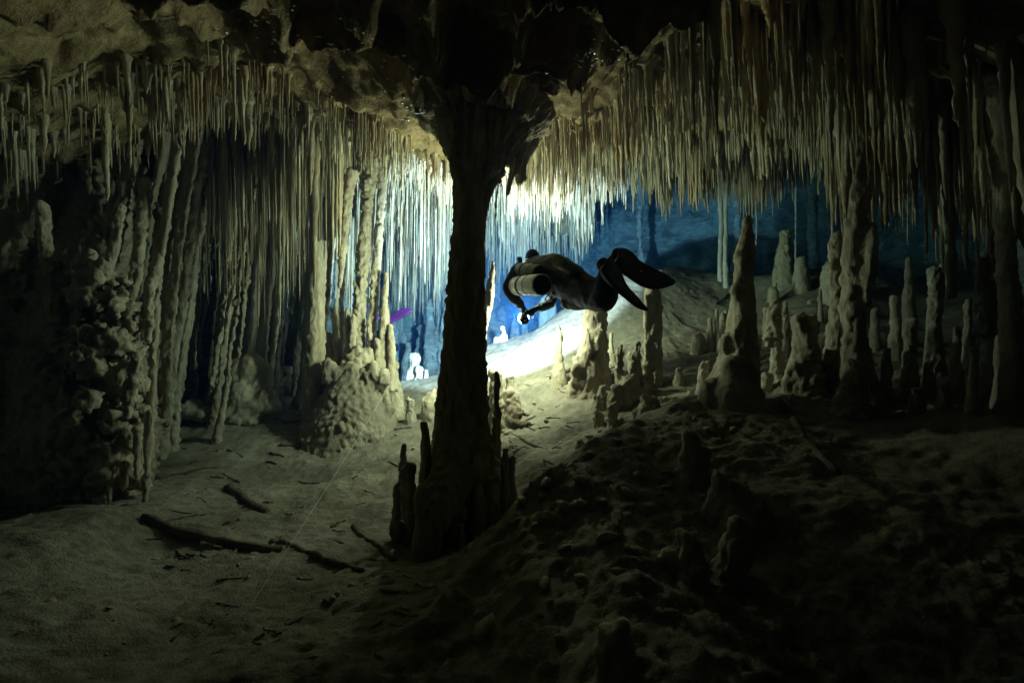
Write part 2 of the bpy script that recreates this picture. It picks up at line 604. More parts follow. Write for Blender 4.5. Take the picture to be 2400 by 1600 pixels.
dd = 0.9 * fbm(q * np.array((0.45, 0.45, 0.35)), 4) + 0.22 * (ridged(q * np.array((2.4, 2.4, 0.7)), 4) - 0.8) + 0.10 * fbm(q * 4, 3) + 0.08 * ridged(q * np.array((2.0, 2.0, 7.0)) + 5, 3)
left_m = sstep(-2.8, -3.8, wx) * sstep(9.6, 8.6, wy)
dd = dd * (1 - 0.6 * left_m) - left_m * 0.16 * (ridged(q * np.array((3.2, 3.2, 0.30)) + 3, 4, 0.6) - 0.9)
wx = wx + nn[A.ravel(), 0] * dd
wy = wy + nn[A.ravel(), 1] * dd
i = np.arange(len(wx)).reshape(len(hz), len(ring))
f = np.stack([i[:-1, :-1].ravel(), i[:-1, 1:].ravel(), i[1:, 1:].ravel(), i[1:, :-1].ravel()], 1)
tag(link("cave_wall", mesh_np("cave_wall", np.stack([wx, wy, wz], 1), f), M_WALL), "rough rock wall closing the cave all round, blue with distance", kind="structure")


# ------------------------------------------------------------------ stalactites
def tite_mesh(seed, seg, rings, kind):
    """unit stalactite: root ring at z=0.06, tip at z=-1, radius ~1"""
    r = np.random.default_rng(seed)
    t = np.linspace(0, 1, rings)
    if kind == 0:       # carrot
        rad = (1 - t) ** 0.8 * 1.0 + 0.07
    elif kind == 1:     # straw-like
        rad = 0.75 * (1 - 0.6 * t) + 0.5 * np.exp(-t * 14)
    elif kind == 2:     # stepped
        rad = 1.0 - 0.35 * sstep(0.2, 0.4, t) - 0.4 * sstep(0.55, 0.9, t)
    else:               # fat root, thin tail
        rad = 0.28 + 0.8 * np.exp(-t * 3.2)
    rad = rad * (1 - 0.75 * sstep(0.93, 1.0, t)) * (1 + 0.5 * np.exp(-t * 18))
    rad = rad * (1 + 0.20 * noise3(np.stack([t * 17 + seed, t * 0 + .5, t * 0 + .3], 1)) + 0.22 * noise3(np.stack([t * 41 + seed, t * 0 + .5, t * 0 + .7], 1)))
    wob = np.stack([noise3(np.stack([t * 4 + seed * 1.7, t * 0 + .2, t * 0 + .6], 1)), noise3(np.stack([t * 4 + seed * 2.3, t * 0 + 4.2, t * 0 + .6], 1))], 1) * 0.30
    wob = wob - wob[0]
    path = np.stack([wob[:, 0], wob[:, 1], 0.06 - 1.06 * t], 1)
    a = np.linspace(0, 2 * np.pi, seg, endpoint=False)
    v = np.zeros((rings, seg, 3))
    v[:, :, 0] = path[:, 0:1] + rad[:, None] * np.cos(a)
    v[:, :, 1] = path[:, 1:2] + rad[:, None] * np.sin(a)
    v[:, :, 2] = path[:, 2:3]
    vv = v.reshape(-1, 3)
    k = 1 + 0.22 * noise3(np.stack([vv[:, 0] * 1.6, vv[:, 1] * 1.6, vv[:, 2] * 9 + seed], 1))
    c = np.repeat(path[:, :2], seg, 0)
    vv[:, :2] = c + (vv[:, :2] - c) * k[:, None]
    j = np.arange(seg)
    j2 = (j + 1) % seg
    fs = [np.stack([i * seg + j, (i + 1) * seg + j, (i + 1) * seg + j2, i * seg + j2], 1) for i in range(rings - 1)]
    return vv, np.concatenate(fs)


BIG = [tite_mesh(10 + s, 11, 30, s % 4) for s in range(12)]
SMALL = [tite_mesh(40 + s, 5, 9, (0, 3, 0, 2)[s % 4]) for s in range(12)]
LONG = [tite_mesh(70 + s, 5, 20, (0, 2, 3, 1)[s % 4]) for s in range(10)]
BIGM = []
for k, (v, f) in enumerate(BIG):
    me = mesh_np("stalactite_%d" % k, v, f)
    me.materials.append(M_TITE)
    BIGM.append(me)

cand = []      # x, y, z, radius, length, lean, region


def seed_tites(n, x0, x1, y0, y1, fn):
    x = rng.uniform(x0, x1, n)
    y = rng.uniform(y0, y1, n)
    cl = fbm(xyz(x * 1.6, y * 1.6, 2.0), 3)
    cl2 = noise3(xyz(x * 5, y * 5, 6.0))
    keep = rng.uniform(0, 1, n) < np.clip(0.42 + 1.7 * cl + 1.1 * cl2, 0.02, 1)
    x, y, cl = x[keep], y[keep], cl[keep]
    z = ceil_z(x, y)
    px, py, dp = proj(np.stack([x, y, z], 1))
    for i in range(len(x)):
        r = fn(px[i], py[i], dp[i], x[i], y[i], cl[i])
        if r:
            cand.append((x[i], y[i], z[i], r[0], r[1], r[2], r[3]))


def left_fn(px, py, d, x, y, cl):
    lim = np.interp(px, [-200, 350, 600, 820, 1000, 1060], [150, 130, 120, 210, 350, 370])
    if py < lim or px > 1060:
        return None
    u = rng.uniform()
    L = 0.08 + 0.26 * u ** 1.5 + max(0, cl) * 0.4
    if d < 5.2 and rng.uniform() < 0.35:
        return None
    if px < 820 and d > 5.2:
        L = 0.25 + 1.7 * u ** 1.8 + max(0, cl) * 0.6
        if rng.uniform() < 0.3:
            return None
    r = 0.006 + 0.007 * rng.gamma(1.6)
    if L > 0.9:
        r *= 1.25
    return r, L, -0.10 * np.clip((950 - px) / 600, 0, 1.2), "left"


def right_fn(px, py, d, x, y, cl):
    lim = np.interp(px, [1180, 1260, 1450, 1650, 1750], [360, 300, 160, 30, -50])
    if px < 1180 or py < lim:
        return None
    if px > 1420 and y > 7.5:
        return None
    u = rng.uniform()
    L = 0.07 + 0.40 * u ** 2 + max(0, cl) * 0.8
    near = d < 4.6
    if near:
        L = 0.12 + 0.7 * u ** 2 + max(0, cl) * 0.4
    if px > 1930 and d < 5.5 and u > 0.5:
        L += rng.uniform(0.1, 0.7)
    r = (0.006 + 0.0065 * rng.gamma(1.6)) * (0.6 + 1.2 * min(L, 1.0))
    if near and px > 1650:
        r *= 1.25
    return r, L, 0.05 * np.clip((px - 1700) / 600, 0, 1), ("right near" if d < 4.9 else "right")


def far_fn(px, py, d, x, y, cl):
    u = rng.uniform()
    if px > 1440 + 20 * rng.normal() or px < 600:
        return None
    L = 0.25 + 0.8 * u ** 1.5 + max(0, cl) * 0.5
    if px < 1060:
        L = 0.45 + 1.5 * u ** 1.3 + max(0, cl) * 0.6
    return 0.009 + 0.008 * rng.gamma(1.6), L, 0.0, "far"


seed_tites(9000, -4.8, -0.4, 3.0, 8.2, left_fn)
seed_tites(12500, 0.0, 5.4, 2.6, 8.0, right_fn)
seed_tites(3600, -3.2, 2.9, 7.2, 12.5, far_fn)
# tight fringe along the lip of the right-hand curtain, in front of the blue hall
for k in range(420):
    px = rng.uniform(1180, 1970)
    d = rng.uniform(6.2, 7.3)
    x = (px - 1200) / F * d
    z = CZ(x, d)
    cand.append((x, d, z, rng.uniform(0.012, 0.026), 0.25 + 0.45 * rng.uniform() ** 1.3, 0, "right"))

for k in range(330):
    side = rng.uniform()
    if side < 0.55:
        x, y = rng.uniform(0.2, 4.6), rng.uniform(3.0, 7.2)
        fn, reg = right_fn, "right"
    elif side < 0.85:
        x, y = rng.uniform(-4.4, -0.6), rng.uniform(3.6, 8.0)
        fn, reg = left_fn, "left"
    else:
        x, y = rng.uniform(-2.4, 2.2), rng.uniform(7.4, 11.0)
        fn, reg = far_fn, "far"
    z = CZ(x, y)
    cp = proj(np.array([[x, y, z]]))
    g = fn(cp[0][0], cp[1][0], cp[2][0], x, y, 0.1)
    if not g:
        continue
    R0, L0 = rng.uniform(0.025, 0.055), rng.uniform(0.3, 0.85)
    cand.append((x, y, z, R0, L0, g[2], g[3]))
    ang = rng.uniform(0, 3.14)
    for j in range(rng.integers(6, 16)):
        t_ = rng.normal() * 0.14
        xx, yy = x + t_ * math.cos(ang) + rng.normal() * 0.02, y + t_ * math.sin(ang) + rng.normal() * 0.02
        cand.append((xx, yy, z + 0.02, R0 * rng.uniform(0.25, 0.7), L0 * rng.uniform(0.25, 0.9) * math.exp(-abs(t_) * 3), g[2], g[3]))

C = [c for c in cand if c[2] - c[4] > FZ(c[0], c[1]) - 0.4] if False else cand
size = []
for c in C:
    px, py, dp = proj(np.array([[c[0], c[1], c[2] - 0.5 * c[4]]]))
    inv = -50 < px[0] < 2450 and -120 < py[0] < 1000
    hid = c[6] == "far" and 1010 < px[0] < 1140
    size.append((c[3] / dp[0]) * (c[4] / dp[0]) * (1 if inv and not hid else 0))
order = np.argsort(-np.array(size))
LABEL_T = {
    "left": ("ochre stalactite in the thick hanging forest left of the main column", "stalactites left of the main column"),
    "right": ("tan stalactite in the jagged fringe between the main column and the dark right side", "stalactites right of the main column"),
    "right near": ("large dim stalactite hanging close to the camera at the upper right", "near stalactites at the upper right"),
    "far": ("pale bluish stalactite hanging in the lit chamber behind the main column", "stalactites of the chamber behind"),
}
MAIN_N = 300


TROW = {}


def zone(px, table):
    for lim, name in table:
        if px < lim:
            return name



def lean_mat(r, L, lean, rot):
    m = np.eye(3)
    c, s = math.cos(rot), math.sin(rot)
    R = np.array([[c, -s, 0], [s, c, 0], [0, 0, 1]])
    S = np.diag((r, r, L))
    Sh = np.array([[1, 0, -lean], [0, 1, 0], [0, 0, 1]])
    return Sh @ R @ S


for n_, k in enumerate(order[:MAIN_N]):
    x, y, z, r, L, lean, reg = C[k]
    o = bpy.data.objects.new("stalactite", BIGM[n_ % len(BIGM)])
    COL.objects.link(o)
    M3 = lean_mat(r, L, -lean, rng.uniform(0, 6.28))
    m = Matrix(((M3[0, 0], M3[0, 1], M3[0, 2], x), (M3[1, 0], M3[1, 1], M3[1, 2], y), (M3[2, 0], M3[2, 1], M3[2, 2], z), (0, 0, 0, 1)))
    o.matrix_world = m
    lb, gp = LABEL_T[reg]
    tpx, tpy, _d = proj(np.array([[x, y, z - 0.5 * L]]))
    size_w = ("thick" if r > 0.034 else "slender" if r < 0.022 else "middling") + (" long" if L > 0.75 else " short" if L < 0.4 else "")
    row = "top" if tpy[0] < 130 else "upper" if tpy[0] < 260 else "middle" if tpy[0] < 380 else "lowest"
    if reg == "left":
        where = "ochre stalactite " + zone(tpx[0], [(380, "over the coral-like mass"), (560, "over the near left wall"), (740, "over the left bay"), (900, "over the left column group"), (9999, "left of the main column's top")])
    elif reg == "far":
        where = "pale far stalactite " + zone(tpx[0], [(960, "beside the left columns"), (1100, "just left of the main column"), (1300, "above the diver's head"), (9999, "above the diver's legs")])
        row = "all"
    else:
        where = "tan stalactite " + zone(tpx[0], [(1350, "beside the top of the main column"), (1500, "above the diver"), (1650, "above the diver's fins"), (1800, "above the big tiered stalagmite"), (1930, "above the hill crest"), (2080, "around the dark full-height column"), (2230, "in the dim upper right"), (9999, "at the far right edge")])
    TROW.setdefault((where, row), []).append((tpx[0], size_w, o))
    tag(o, "x", "stalactite", gp)
for (where, row), items in TROW.items():
    items.sort(key=lambda q_: q_[0])
    for r_, (_p, size_w, o) in enumerate(items):
        o["label"] = "%s %s%s, %s from the left" % (size_w, where, "" if row == "all" else ", %s rows" % row, nth(r_ + 1))
parts = []
for n_, k in enumerate(order[MAIN_N:]):
    x, y, z, r, L, lean, reg = C[k]
    v, f = SMALL[n_ % len(SMALL)] if L < 0.55 else LONG[n_ % len(LONG)]
    M3 = lean_mat(r, L, -lean, rng.uniform(0, 6.28))
    parts.append((v @ M3.T + np.array((x, y, z)), f))
v, f = join(parts)
o = link("stalactite_fringe", mesh_np("stalactite_fringe", v, f), M_TITE)
tag(o, "countless small stalactites and soda straws covering the cave ceiling", "stalactites", kind="stuff")


# ------------------------------------------------------------------ columns and stalagmites
def px_tube(pts, n=40, seg=18, sq=None):
    """pts: (px, py, width_px, d)"""
    q = smooth_path(np.array([[*P(a, b, d), w * 0.5 * d / F] for a, b, w, d in pts]), n)
    return tube(q[:, :3], np.maximum(q[:, 3], 0.002), seg, sq)


def make(name, parts, mat, label, cat, voxel=0.02, amp=0.012, knob=0.012, zs=0.3, scale=9, group=None, sm=2, parent=None, seed=None):
    v, f, nr = fuse(parts, voxel * 1.22, sm)
    v = speleo_relief(v, nr, amp, scale, zs, knob, seed if seed is not None else random.uniform(0, 50))
    c = v.mean(0)
    base = np.array((c[0], c[1], v[:, 2].min()))
    me = mesh_np(name, v - base, f)
    o = link(name, me, mat)
    if parent is not None:
        o.parent = parent
        o.location = tuple(base - np.array(parent.location))
    else:
        o.location = tuple(base)
        tag(o, label, cat, group)
        if group:
            ROW.setdefault(label, []).append(o)
    return o


def mite_parts(px, pyb, pyt, wb, wt, d, lean=0, bulge=0.1, sink=25, ground=False):
    """one finger of calcite between pixel rows; ground=True roots it in the floor"""
    if ground:
        q0 = P(px - lean, pyb, d)
        rf = proj(np.array([[q0[0], q0[1], FZ(q0[0], q0[1]) - 0.05 - 0.75 * wb * d / F]]))[1][0]
        sink = max(12, rf - pyb)
    h = pyb - pyt
    pts = [(px - lean, pyb + sink, wb * (1.55 if ground else 1.25), d), (px - lean, pyb, wb * (1.12 if ground else 1.0), d)]
    for t in (0.25, 0.5, 0.75, 0.92):
        pts.append((px - lean * (1 - t) + rng.normal() * wb * 0.05, pyb - h * t, (wb + (wt - wb) * t) * (1 + rng.normal() * bulge), d))
    pts.append((px, pyt + min(wt * 0.25, h * 0.03), wt * 0.75, d))
    pts.append((px, pyt, wt * 0.25, d))
    return px_tube(pts, 26, 14)


# --- the main column
d0 = 3.9
main = empty("column", (*P(1080, 1210, d0)[:2], FZ(*P(1080, 1210, d0)[:2])))
tag(main, "tall dark column in the middle joining floor and ceiling", "column")
shaft = [px_tube([(1062, 1290, 105, d0), (1064, 1180, 126, d0), (1070, 1080, 126, d0), (1076, 980, 112, d0), (1082, 880, 100, d0), (1086, 780, 92, d0), (1090, 680, 82, d0),
                  (1094, 600, 74, d0), (1096, 520, 66, d0), (1098, 450, 68, d0), (1104, 410, 86, d0), (1112, 370, 120, d0), (1120, 340, 165, d0 + .05), (1126, 308, 225, d0 + .1), (1128, 285, 280, d0 + .1), (1130, 255, 340, d0 + .1)], 90, 40),
         px_tube([(1040, 1200, 50, 3.75), (1045, 1050, 40, 3.78), (1055, 950, 30, 3.8), (1066, 800, 22, 3.85)], 30, 12),
         px_tube([(1118, 1090, 60, 3.8), (1120, 980, 50, 3.8), (1122, 860, 36, 3.8), (1124, 760, 26, 3.85), (1128, 560, 16, 3.9), (1142, 470, 20, 3.95), (1160, 410, 28, 4.0), (1180, 360, 44, 4.1), (1200, 300, 70, 4.2), (1215, 240, 90, 4.3)], 50, 14),
         px_tube([(1098, 1120, 40, 3.7), (1094, 1000, 34, 3.72), (1090, 880, 24, 3.75), (1092, 760, 14, 3.8)], 30, 12),
         px_tube([(1186, 470, 5, 4.1), (1196, 420, 16, 4.12), (1210, 370, 26, 4.15), (1222, 320, 40, 4.2), (1230, 250, 60, 4.25)], 20, 12),
         px_tube([(1212, 440, 4, 4.3), (1222, 390, 12, 4.3), (1240, 330, 24, 4.35), (1256, 250, 44, 4.4)], 20, 10), px_tube([(1160, 520, 3, 4.2), (1164, 460, 9, 4.2), (1172, 390, 16, 4.2), (1186, 310, 30, 4.2)], 20, 10)]
v, f, nr = fuse(shaft, 0.015, 2)
ax = P(1110, 600, d0)
an = np.arctan2(v[:, 1] - ax[1], v[:, 0] - ax[0])
rr = np.hypot(v[:, 0] - ax[0], v[:, 1] - ax[1])
fl_ = sstep(2.75, 3.05, v[:, 2])
v1 = speleo_relief(v, nr, 0.024, 10, 0.12, 0.011, 3.0)
rad_ = np.stack([np.cos(an) * 4.5, np.sin(an) * 4.5, rr * 2.0], 1)
v2 = v + nr * (0.05 * (ridged(rad_, 4, 0.55) - 0.9) + 0.05 * fbm(v * 2.6, 4))[:, None]
v = v1 * (1 - fl_[:, None]) + v2 * fl_[:, None]
link("shaft", mesh_np("shaft", v - np.array(main.location), f), M_COLUMN).parent = main
stubs = [(946, 1105, 1035, 20, 15, 3.75), (996, 1110, 985, 24, 16, 3.78), (930, 1180, 1130, 20, 14, 3.62), (985, 1305, 1130, 36, 20, 3.38), (1003, 1295, 1185, 30, 20, 3.42), (1066, 1200, 1125, 20, 14, 3.58),
         (965, 1185, 1110, 24, 16, 3.65), (1160, 1090, 975, 20, 15, 3.78), (1185, 1090, 1048, 18, 14, 3.82), (1150, 1110, 1055, 26, 18, 3.78),
         (1200, 1100, 1066, 16, 12, 3.82), (1120, 1160, 1090, 26, 18, 3.68), (1165, 1000, 868, 18, 15, 3.85), (1080, 1270, 1225, 18, 14, 3.52)]
for px, pb, pt, wb, wt, d in stubs:
    make("stub", [mite_parts(px, pb, pt, wb, wt, d, ground=True)], M_COLUMN, None, None, 0.011, 0.006, 0.008, 0.5, parent=main)
make("base_mass", [px_tube([(1000, 1330, 50, 3.4), (1008, 1240, 70, 3.45), (1035, 1160, 90, 3.6), (1060, 1080, 70, 3.75)], 20, 18),
                   px_tube([(1140, 1130, 76, 3.7), (1132, 1070, 64, 3.75), (1118, 990, 46, 3.8)], 16, 16)] +
     [ellipsoid(P(1000 + rng.uniform(-60, 160), 1130 + rng.uniform(-30, 80), 3.65), (0.06, 0.06, 0.08)) for _ in range(16)], M_COLUMN, None, None, 0.016, 0.014, 0.02, 0.5, 8, parent=main)

# slender dark companion behind the main column
make("column", [px_tube([(1126, 920, 26, 5.0), (1130, 800, 20, 5.0), (1146, 700, 22, 5.0), (1152, 650, 16, 5.0), (1156, 612, 9, 5.0)], 30, 12)],
     M_COLUMN, "slender dark stalagmite rising against the right edge of the main column", "stalagmite", 0.011, 0.008, 0.01)

# --- column stump under the diver
make("column_stump", [px_tube([(1384, 965, 140, 5.3), (1384, 925, 112, 5.3), (1386, 880, 88, 5.3), (1390, 820, 66, 5.3), (1394, 760, 56, 5.3), (1396, 700, 54, 5.3), (1396, 672, 50, 5.3), (1396, 660, 20, 5.3)], 40, 22),
                      mite_parts(1362, 900, 795, 22, 14, 5.2), mite_parts(1352, 920, 830, 20, 14, 5.15), mite_parts(1376, 930, 770, 22, 12, 5.1), mite_parts(1345, 930, 870, 24, 18, 5.15),
                      mite_parts(1410, 925, 820, 26, 20, 5.15), px_tube([(1400, 850, 20, 5.12), (1408, 790, 14, 5.14), (1412, 755, 10, 5.16)], 12, 10)] +
     [ellipsoid(P(1355 + rng.uniform(-15, 60), 905 + rng.uniform(-50, 25), 5.12), (0.06, 0.06, 0.06)) for _ in range(14)],
     M_COLUMN, "thick knobbly column stump directly below the diver's knees", "column", 0.02, 0.02, 0.02, 0.3)
make("column_stump", [px_tube([(1532, 930, 52, 5.0), (1532, 890, 40, 5.0), (1534, 820, 36, 5.0), (1534, 760, 34, 5.0), (1530, 700, 36, 5.0), (1528, 680, 32, 5.0), (1528, 668, 12, 5.0)], 40, 18),
                      px_tube([(1512, 900, 16, 4.95), (1516, 800, 12, 4.95), (1514, 720, 12, 4.95), (1516, 690, 8, 4.95)], 20, 10), px_tube([(1542, 740, 12, 4.95), (1546, 720, 16, 4.95), (1540, 690, 8, 4.95)], 10, 10)],
     M_COLUMN, "slim upright column stump ending just under the diver's long fin", "column", 0.014, 0.014, 0.012, 0.3)
make("stalagmite_cluster", [mite_parts(1453, 985, 808, 30, 15, 4.8), mite_parts(1480, 980, 818, 24, 14, 4.85), mite_parts(1497, 975, 800, 28, 13, 4.8), mite_parts(1470, 990, 880, 50, 40, 4.75), mite_parts(1440, 990, 900, 30, 22, 4.7),
                            mite_parts(1510, 960, 880, 40, 30, 4.85), mite_parts(1430, 985, 945, 24, 18, 4.7), mite_parts(1488, 985, 850, 40, 26, 4.8)] +
     [ellipsoid(P(1430 + rng.uniform(0, 90), 940 + rng.uniform(-40, 40), 4.72), (0.05, 0.05, 0.06)) for _ in range(16)],
     M_COLUMN, "comb of dark fingers fused on one base beside the slim column stump", "stalagmite", 0.015, 0.014, 0.02, 0.5)

# --- big tiered stalagmite on the right
make("stalagmite", [px_tube([(1715, 985, 210, 4.0), (1712, 940, 160, 4.0), (1722, 890, 110, 4.0), (1732, 830, 84, 4.0), (1738, 760, 66, 4.0), (1742, 700, 52, 4.0), (1742, 660, 42, 4.0), (1745, 610, 46, 4.0), (1748, 570, 38, 4.0), (1752, 535, 24, 4.0), (1752, 513, 16, 4.0), (1752, 508, 6, 4.0)], 60, 24),
                    mite_parts(1732, 800, 668, 44, 34, 3.95), mite_parts(1738, 830, 706, 50, 34, 3.9), mite_parts(1712, 950, 832, 90, 46, 3.85), mite_parts(1700, 930, 780, 40, 24, 3.95), mite_parts(1660, 960, 890, 60, 30, 3.9), mite_parts(1755, 950, 850, 60, 40, 3.9)],
     M_MITE, "big tiered stalagmite with a bulbous dark head, right of the diver's fins", "stalagmite", 0.018, 0.012, 0.008, 0.3)

# --- single stalagmites: px, base row, top row, base width, top width, d, material, label, extra fingers
S = [
    (1310, 878, 762, 32, 10, 5.55, M_MITE, "pale pointed cone standing at the edge of the brightly lit slope", []),
    (1225, 866, 848, 16, 8, 6.4, M_MITE, "tiny nub on the sand at the foot of the bright slope", []),
    (1433, 838, 778, 12, 9, 5.9, M_MITE, "short thin peg between the column stump and the finger comb", [(1433, 845, 822, 30, 16, 5.9)]),
    (1437, 1010, 942, 34, 22, 4.3, M_MITE, "stubby leaning peg on the sand below the finger comb", [(1450, 1012, 985, 44, 22, 4.3)]),
    (1412, 940, 903, 24, 18, 4.8, M_MITE, "rounded knob left of the finger comb", [(1400, 945, 925, 24, 16, 4.8)]),
    (1403, 990, 962, 24, 18, 4.5, M_MITE, "low round knob on the sand left of the leaning peg", []),
    (1553, 960, 935, 30, 22, 4.4, M_MITE, "low lump at the foot of the slim column stump", [(1575, 955, 930, 30, 20, 4.4)]),
    (1652, 908, 845, 34, 20, 4.3, M_MITE, "dark thumb-like stalagmite left of the big tiered one", []),
    (1818, 920, 698, 36, 22, 4.5, M_MITE, "slim knob-headed stalagmite just right of the big tiered one", [(1797, 925, 872, 34, 24, 4.4), (1832, 925, 890, 36, 24, 4.4), (1800, 790, 735, 10, 8, 4.5), (1812, 770, 720, 36, 26, 4.5)]),
    (1842, 820, 706, 20, 10, 5.1, M_MITE, "thin bottle-necked peg behind the knob-headed stalagmite", [(1842, 825, 745, 20, 16, 5.1)]),
    (1795, 760, 718, 12, 9, 5.4, M_MITE, "small dark peg low behind the knob-headed stalagmite", []),
    (1882, 960, 733, 80, 42, 4.1, M_MITE, "broad dark stalagmite with a flat rounded top in the right middle ground", [(1868, 930, 850, 30, 22, 4.0), (1850, 935, 860, 30, 20, 4.05), (1905, 950, 860, 70, 40, 4.0), (1900, 760, 740, 36, 20, 4.1)]),
    (1960, 900, 543, 48, 26, 4.2, M_MITE, "tall straight pole-like stalagmite right of the broad dark one", [(1950, 920, 820, 70, 36, 4.1), (1962, 760, 560, 32, 30, 4.2)]),
    (2005, 955, 842, 60, 26, 3.6, M_MITE, "smooth bent stalagmite low on the right in front of the dark column", [(1985, 955, 910, 60, 30, 3.6)]),
    (2132, 870, 744, 30, 24, 3.9, M_MITE, "round-headed pale-rimmed stalagmite alone on the dark right side", []),
    (2282, 940, 812, 26, 16, 3.2, M_MITE, "thin pale stick-like stalagmite near the right edge", []),
    (2190, 800, 622, 30, 22, 4.2, M_MITE, "crooked stalagmite with a sideways knob on the dark right", [(2210, 640, 616, 26, 14, 4.2)]),
    (2325, 820, 520, 34, 24, 3.6, M_MITE, "tall crooked stalagmite at the right edge", [(2300, 760, 600, 26, 20, 3.6)]),
    (1838, 632, 538, 36, 22, 6.8, M_MITE, "pale square-topped stalagmite standing on the hill crest", [(1822, 632, 600, 18, 10, 6.8), (1853, 630, 590, 20, 10, 6.8), (1830, 620, 545, 14, 9, 6.8)]),
    (1877, 662, 602, 32, 22, 6.5, M_MITE, "pale rounded stalagmite on the right flank of the hill crest", [(1888, 665, 620, 18, 14, 6.5)]),
    (1945, 725, 612, 56, 34, 6.0, M_MITE, "dim egg-shaped boulder stalagmite behind the pole-like one", []),
    (1923, 728, 678, 10, 8, 5.6, M_MITE, "thin pale peg beside the egg-shaped stalagmite", []),
    (1898, 720, 702, 12, 8, 6.0, M_MITE, "tiny peg on the slope below the hill crest", []),
    (1817, 682, 660, 8, 5, 6.4, M_MITE, "tiny curled pale peg on the hill slope", [(1812, 684, 674, 22, 14, 6.4)]),
    (1665, 790, 744, 14, 8, 5.6, M_MITE, "small pointed peg, leftmost of the row left of the big tiered stalagmite", []),
    (1680, 788, 722, 12, 7, 5.6, M_MITE, "taller thin peg, second of the row left of the big tiered stalagmite", []),
    (1694, 790, 732, 22, 12, 5.5, M_MITE, "lumpy peg group, last of the row left of the big tiered stalagmite", [(1703, 786, 726, 12, 8, 5.5)]),
    (1634, 798, 780, 22, 14, 5.6, M_MITE, "two round lumps on the slope at the end of a stick", [(1646, 798, 784, 16, 10, 5.6)]),
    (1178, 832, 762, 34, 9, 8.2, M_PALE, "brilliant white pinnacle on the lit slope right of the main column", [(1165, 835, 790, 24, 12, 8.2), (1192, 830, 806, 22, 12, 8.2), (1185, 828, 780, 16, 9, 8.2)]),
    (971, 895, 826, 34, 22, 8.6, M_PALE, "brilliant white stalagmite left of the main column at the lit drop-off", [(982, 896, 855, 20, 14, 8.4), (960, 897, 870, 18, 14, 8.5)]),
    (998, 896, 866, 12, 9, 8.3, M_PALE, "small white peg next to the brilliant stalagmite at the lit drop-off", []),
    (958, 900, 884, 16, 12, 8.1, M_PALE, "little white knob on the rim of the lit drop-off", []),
    (1278, 722, 690, 26, 10, 11.5, M_PALE, "distant pale spire in the blue water under the diver's hands", [(1294, 722, 704, 20, 12, 11.5)]),
    (928, 935, 845, 32, 9, 6.4, M_MITE, "rough dark cone right of the left column group", []),
    (962, 974, 934, 22, 17, 5.9, M_MITE, "lone round-topped peg on the sand left of the main column", []),
    (1010, 945, 918, 40, 24, 6.0, M_MITE, "low grey lump on the sand against the main column", []),
    (1196, 932, 877, 30, 18, 5.3, M_MITE, "short stub with a flared foot right of the main column", [(1204, 946, 915, 34, 16, 5.3)]),
    (1162, 945, 866, 34, 26, 5.2, M_MITE, "square-topped stub against the right side of the main column", []),
    (1520, 985, 930, 66, 30, 4.2, M_MITE, "round ribbed boulder below the finger comb", []),
    (1360, 1046, 1030, 22, 14, 4.0, M_MITE, "small dark pebble-like nub in the valley below the mound", []),
    (1448, 1640, 1455, 150, 50, 1.7, M_MITE, "large dark blurred cone at the bottom edge of the picture", []),
    (1618, 1370, 1245, 80, 48, 2.15, M_MITE, "thumb-shaped stalagmite in the dark foreground", [(1580, 1370, 1290, 70, 40, 2.2), (1550, 1370, 1320, 60, 40, 2.2)]),
    (1740, 1360, 1215, 84, 46, 2.2, M_MITE, "leaning blunt stalagmite right of the thumb-shaped one", []),
    (1720, 1200, 1125, 130, 60, 2.6, M_MITE, "broken blocky lump on the dark mound", [(1690, 1210, 1100, 60, 34, 2.6)]),
    (1620, 1150, 1010, 70, 40, 2.9, M_MITE, "short dark post on the crest of the crumbly mound", [(1640, 1160, 1050, 60, 40, 2.9)]),
    (772, 830, 778, 26, 18, 6.3, M_MITE, "ragged stub between the pillar and the left column group", []),
    (665, 905, 858, 46, 34, 7.4, M_MITE, "squat rounded boulder at the back of the left bay", []),
    (697, 900, 800, 20, 14, 7.2, M_MITE, "knotty slim stalagmite beside the squat boulder", []),
]
for px, pb, pt, wb, wt, d, mt, lb, ex in S:
    vox = max(0.007, min(0.018, wb * d / F * 0.075))
    ps = [mite_parts(px, pb, pt, wb, wt, d, lean=(30 if 'leaning blunt' in lb else 0), ground=True)] + [mite_parts(*e) for e in ex]
    r0 = wb * d / F * 0.5
    make("stalagmite", ps, mt, lb, "stalagmite", vox, min(0.02, r0 * 0.12), min(0.014, r0 * 0.13), 0.35, min(40, 1.2 / r0))

dim = [(2078, 915, 815, 26, 18, 3.9), (2055, 960, 890, 34, 22, 3.6), (2176, 905, 845, 26, 18, 3.8), (2242, 880, 762, 24, 16, 3.7), (2150, 965, 908, 34, 22, 3.5), (2098, 800, 690, 26, 18, 4.6), (2345, 905, 780, 26, 18, 3.3), (2212, 945, 897, 30, 20, 3.4),
       (2270, 790, 700, 22, 14, 4.2), (2050, 790, 720, 22, 14, 4.9), (2130, 690, 600, 22, 14, 5.0), (1925, 850, 790, 24, 16, 4.8), (1775, 850, 805, 18, 12, 5.2), (1590, 890, 862, 22, 14, 4.9), (1620, 950, 918, 26, 18, 4.3), (1500, 1000, 965, 26, 18, 4.2), (1470, 1010, 985, 22, 16, 4.2)]
for px, pb, pt, wb, wt, d in dim:
    make("stalagmite", [mite_parts(px, pb, pt, wb, wt, d, ground=True)], M_MITE, "small dim stalagmite on the right-hand slope" if px > 1700 else "small knob on the slope below the slim column stump", "stalagmite", 0.012, 0.006, 0.006, 0.4, group="small stalagmites of the right side")
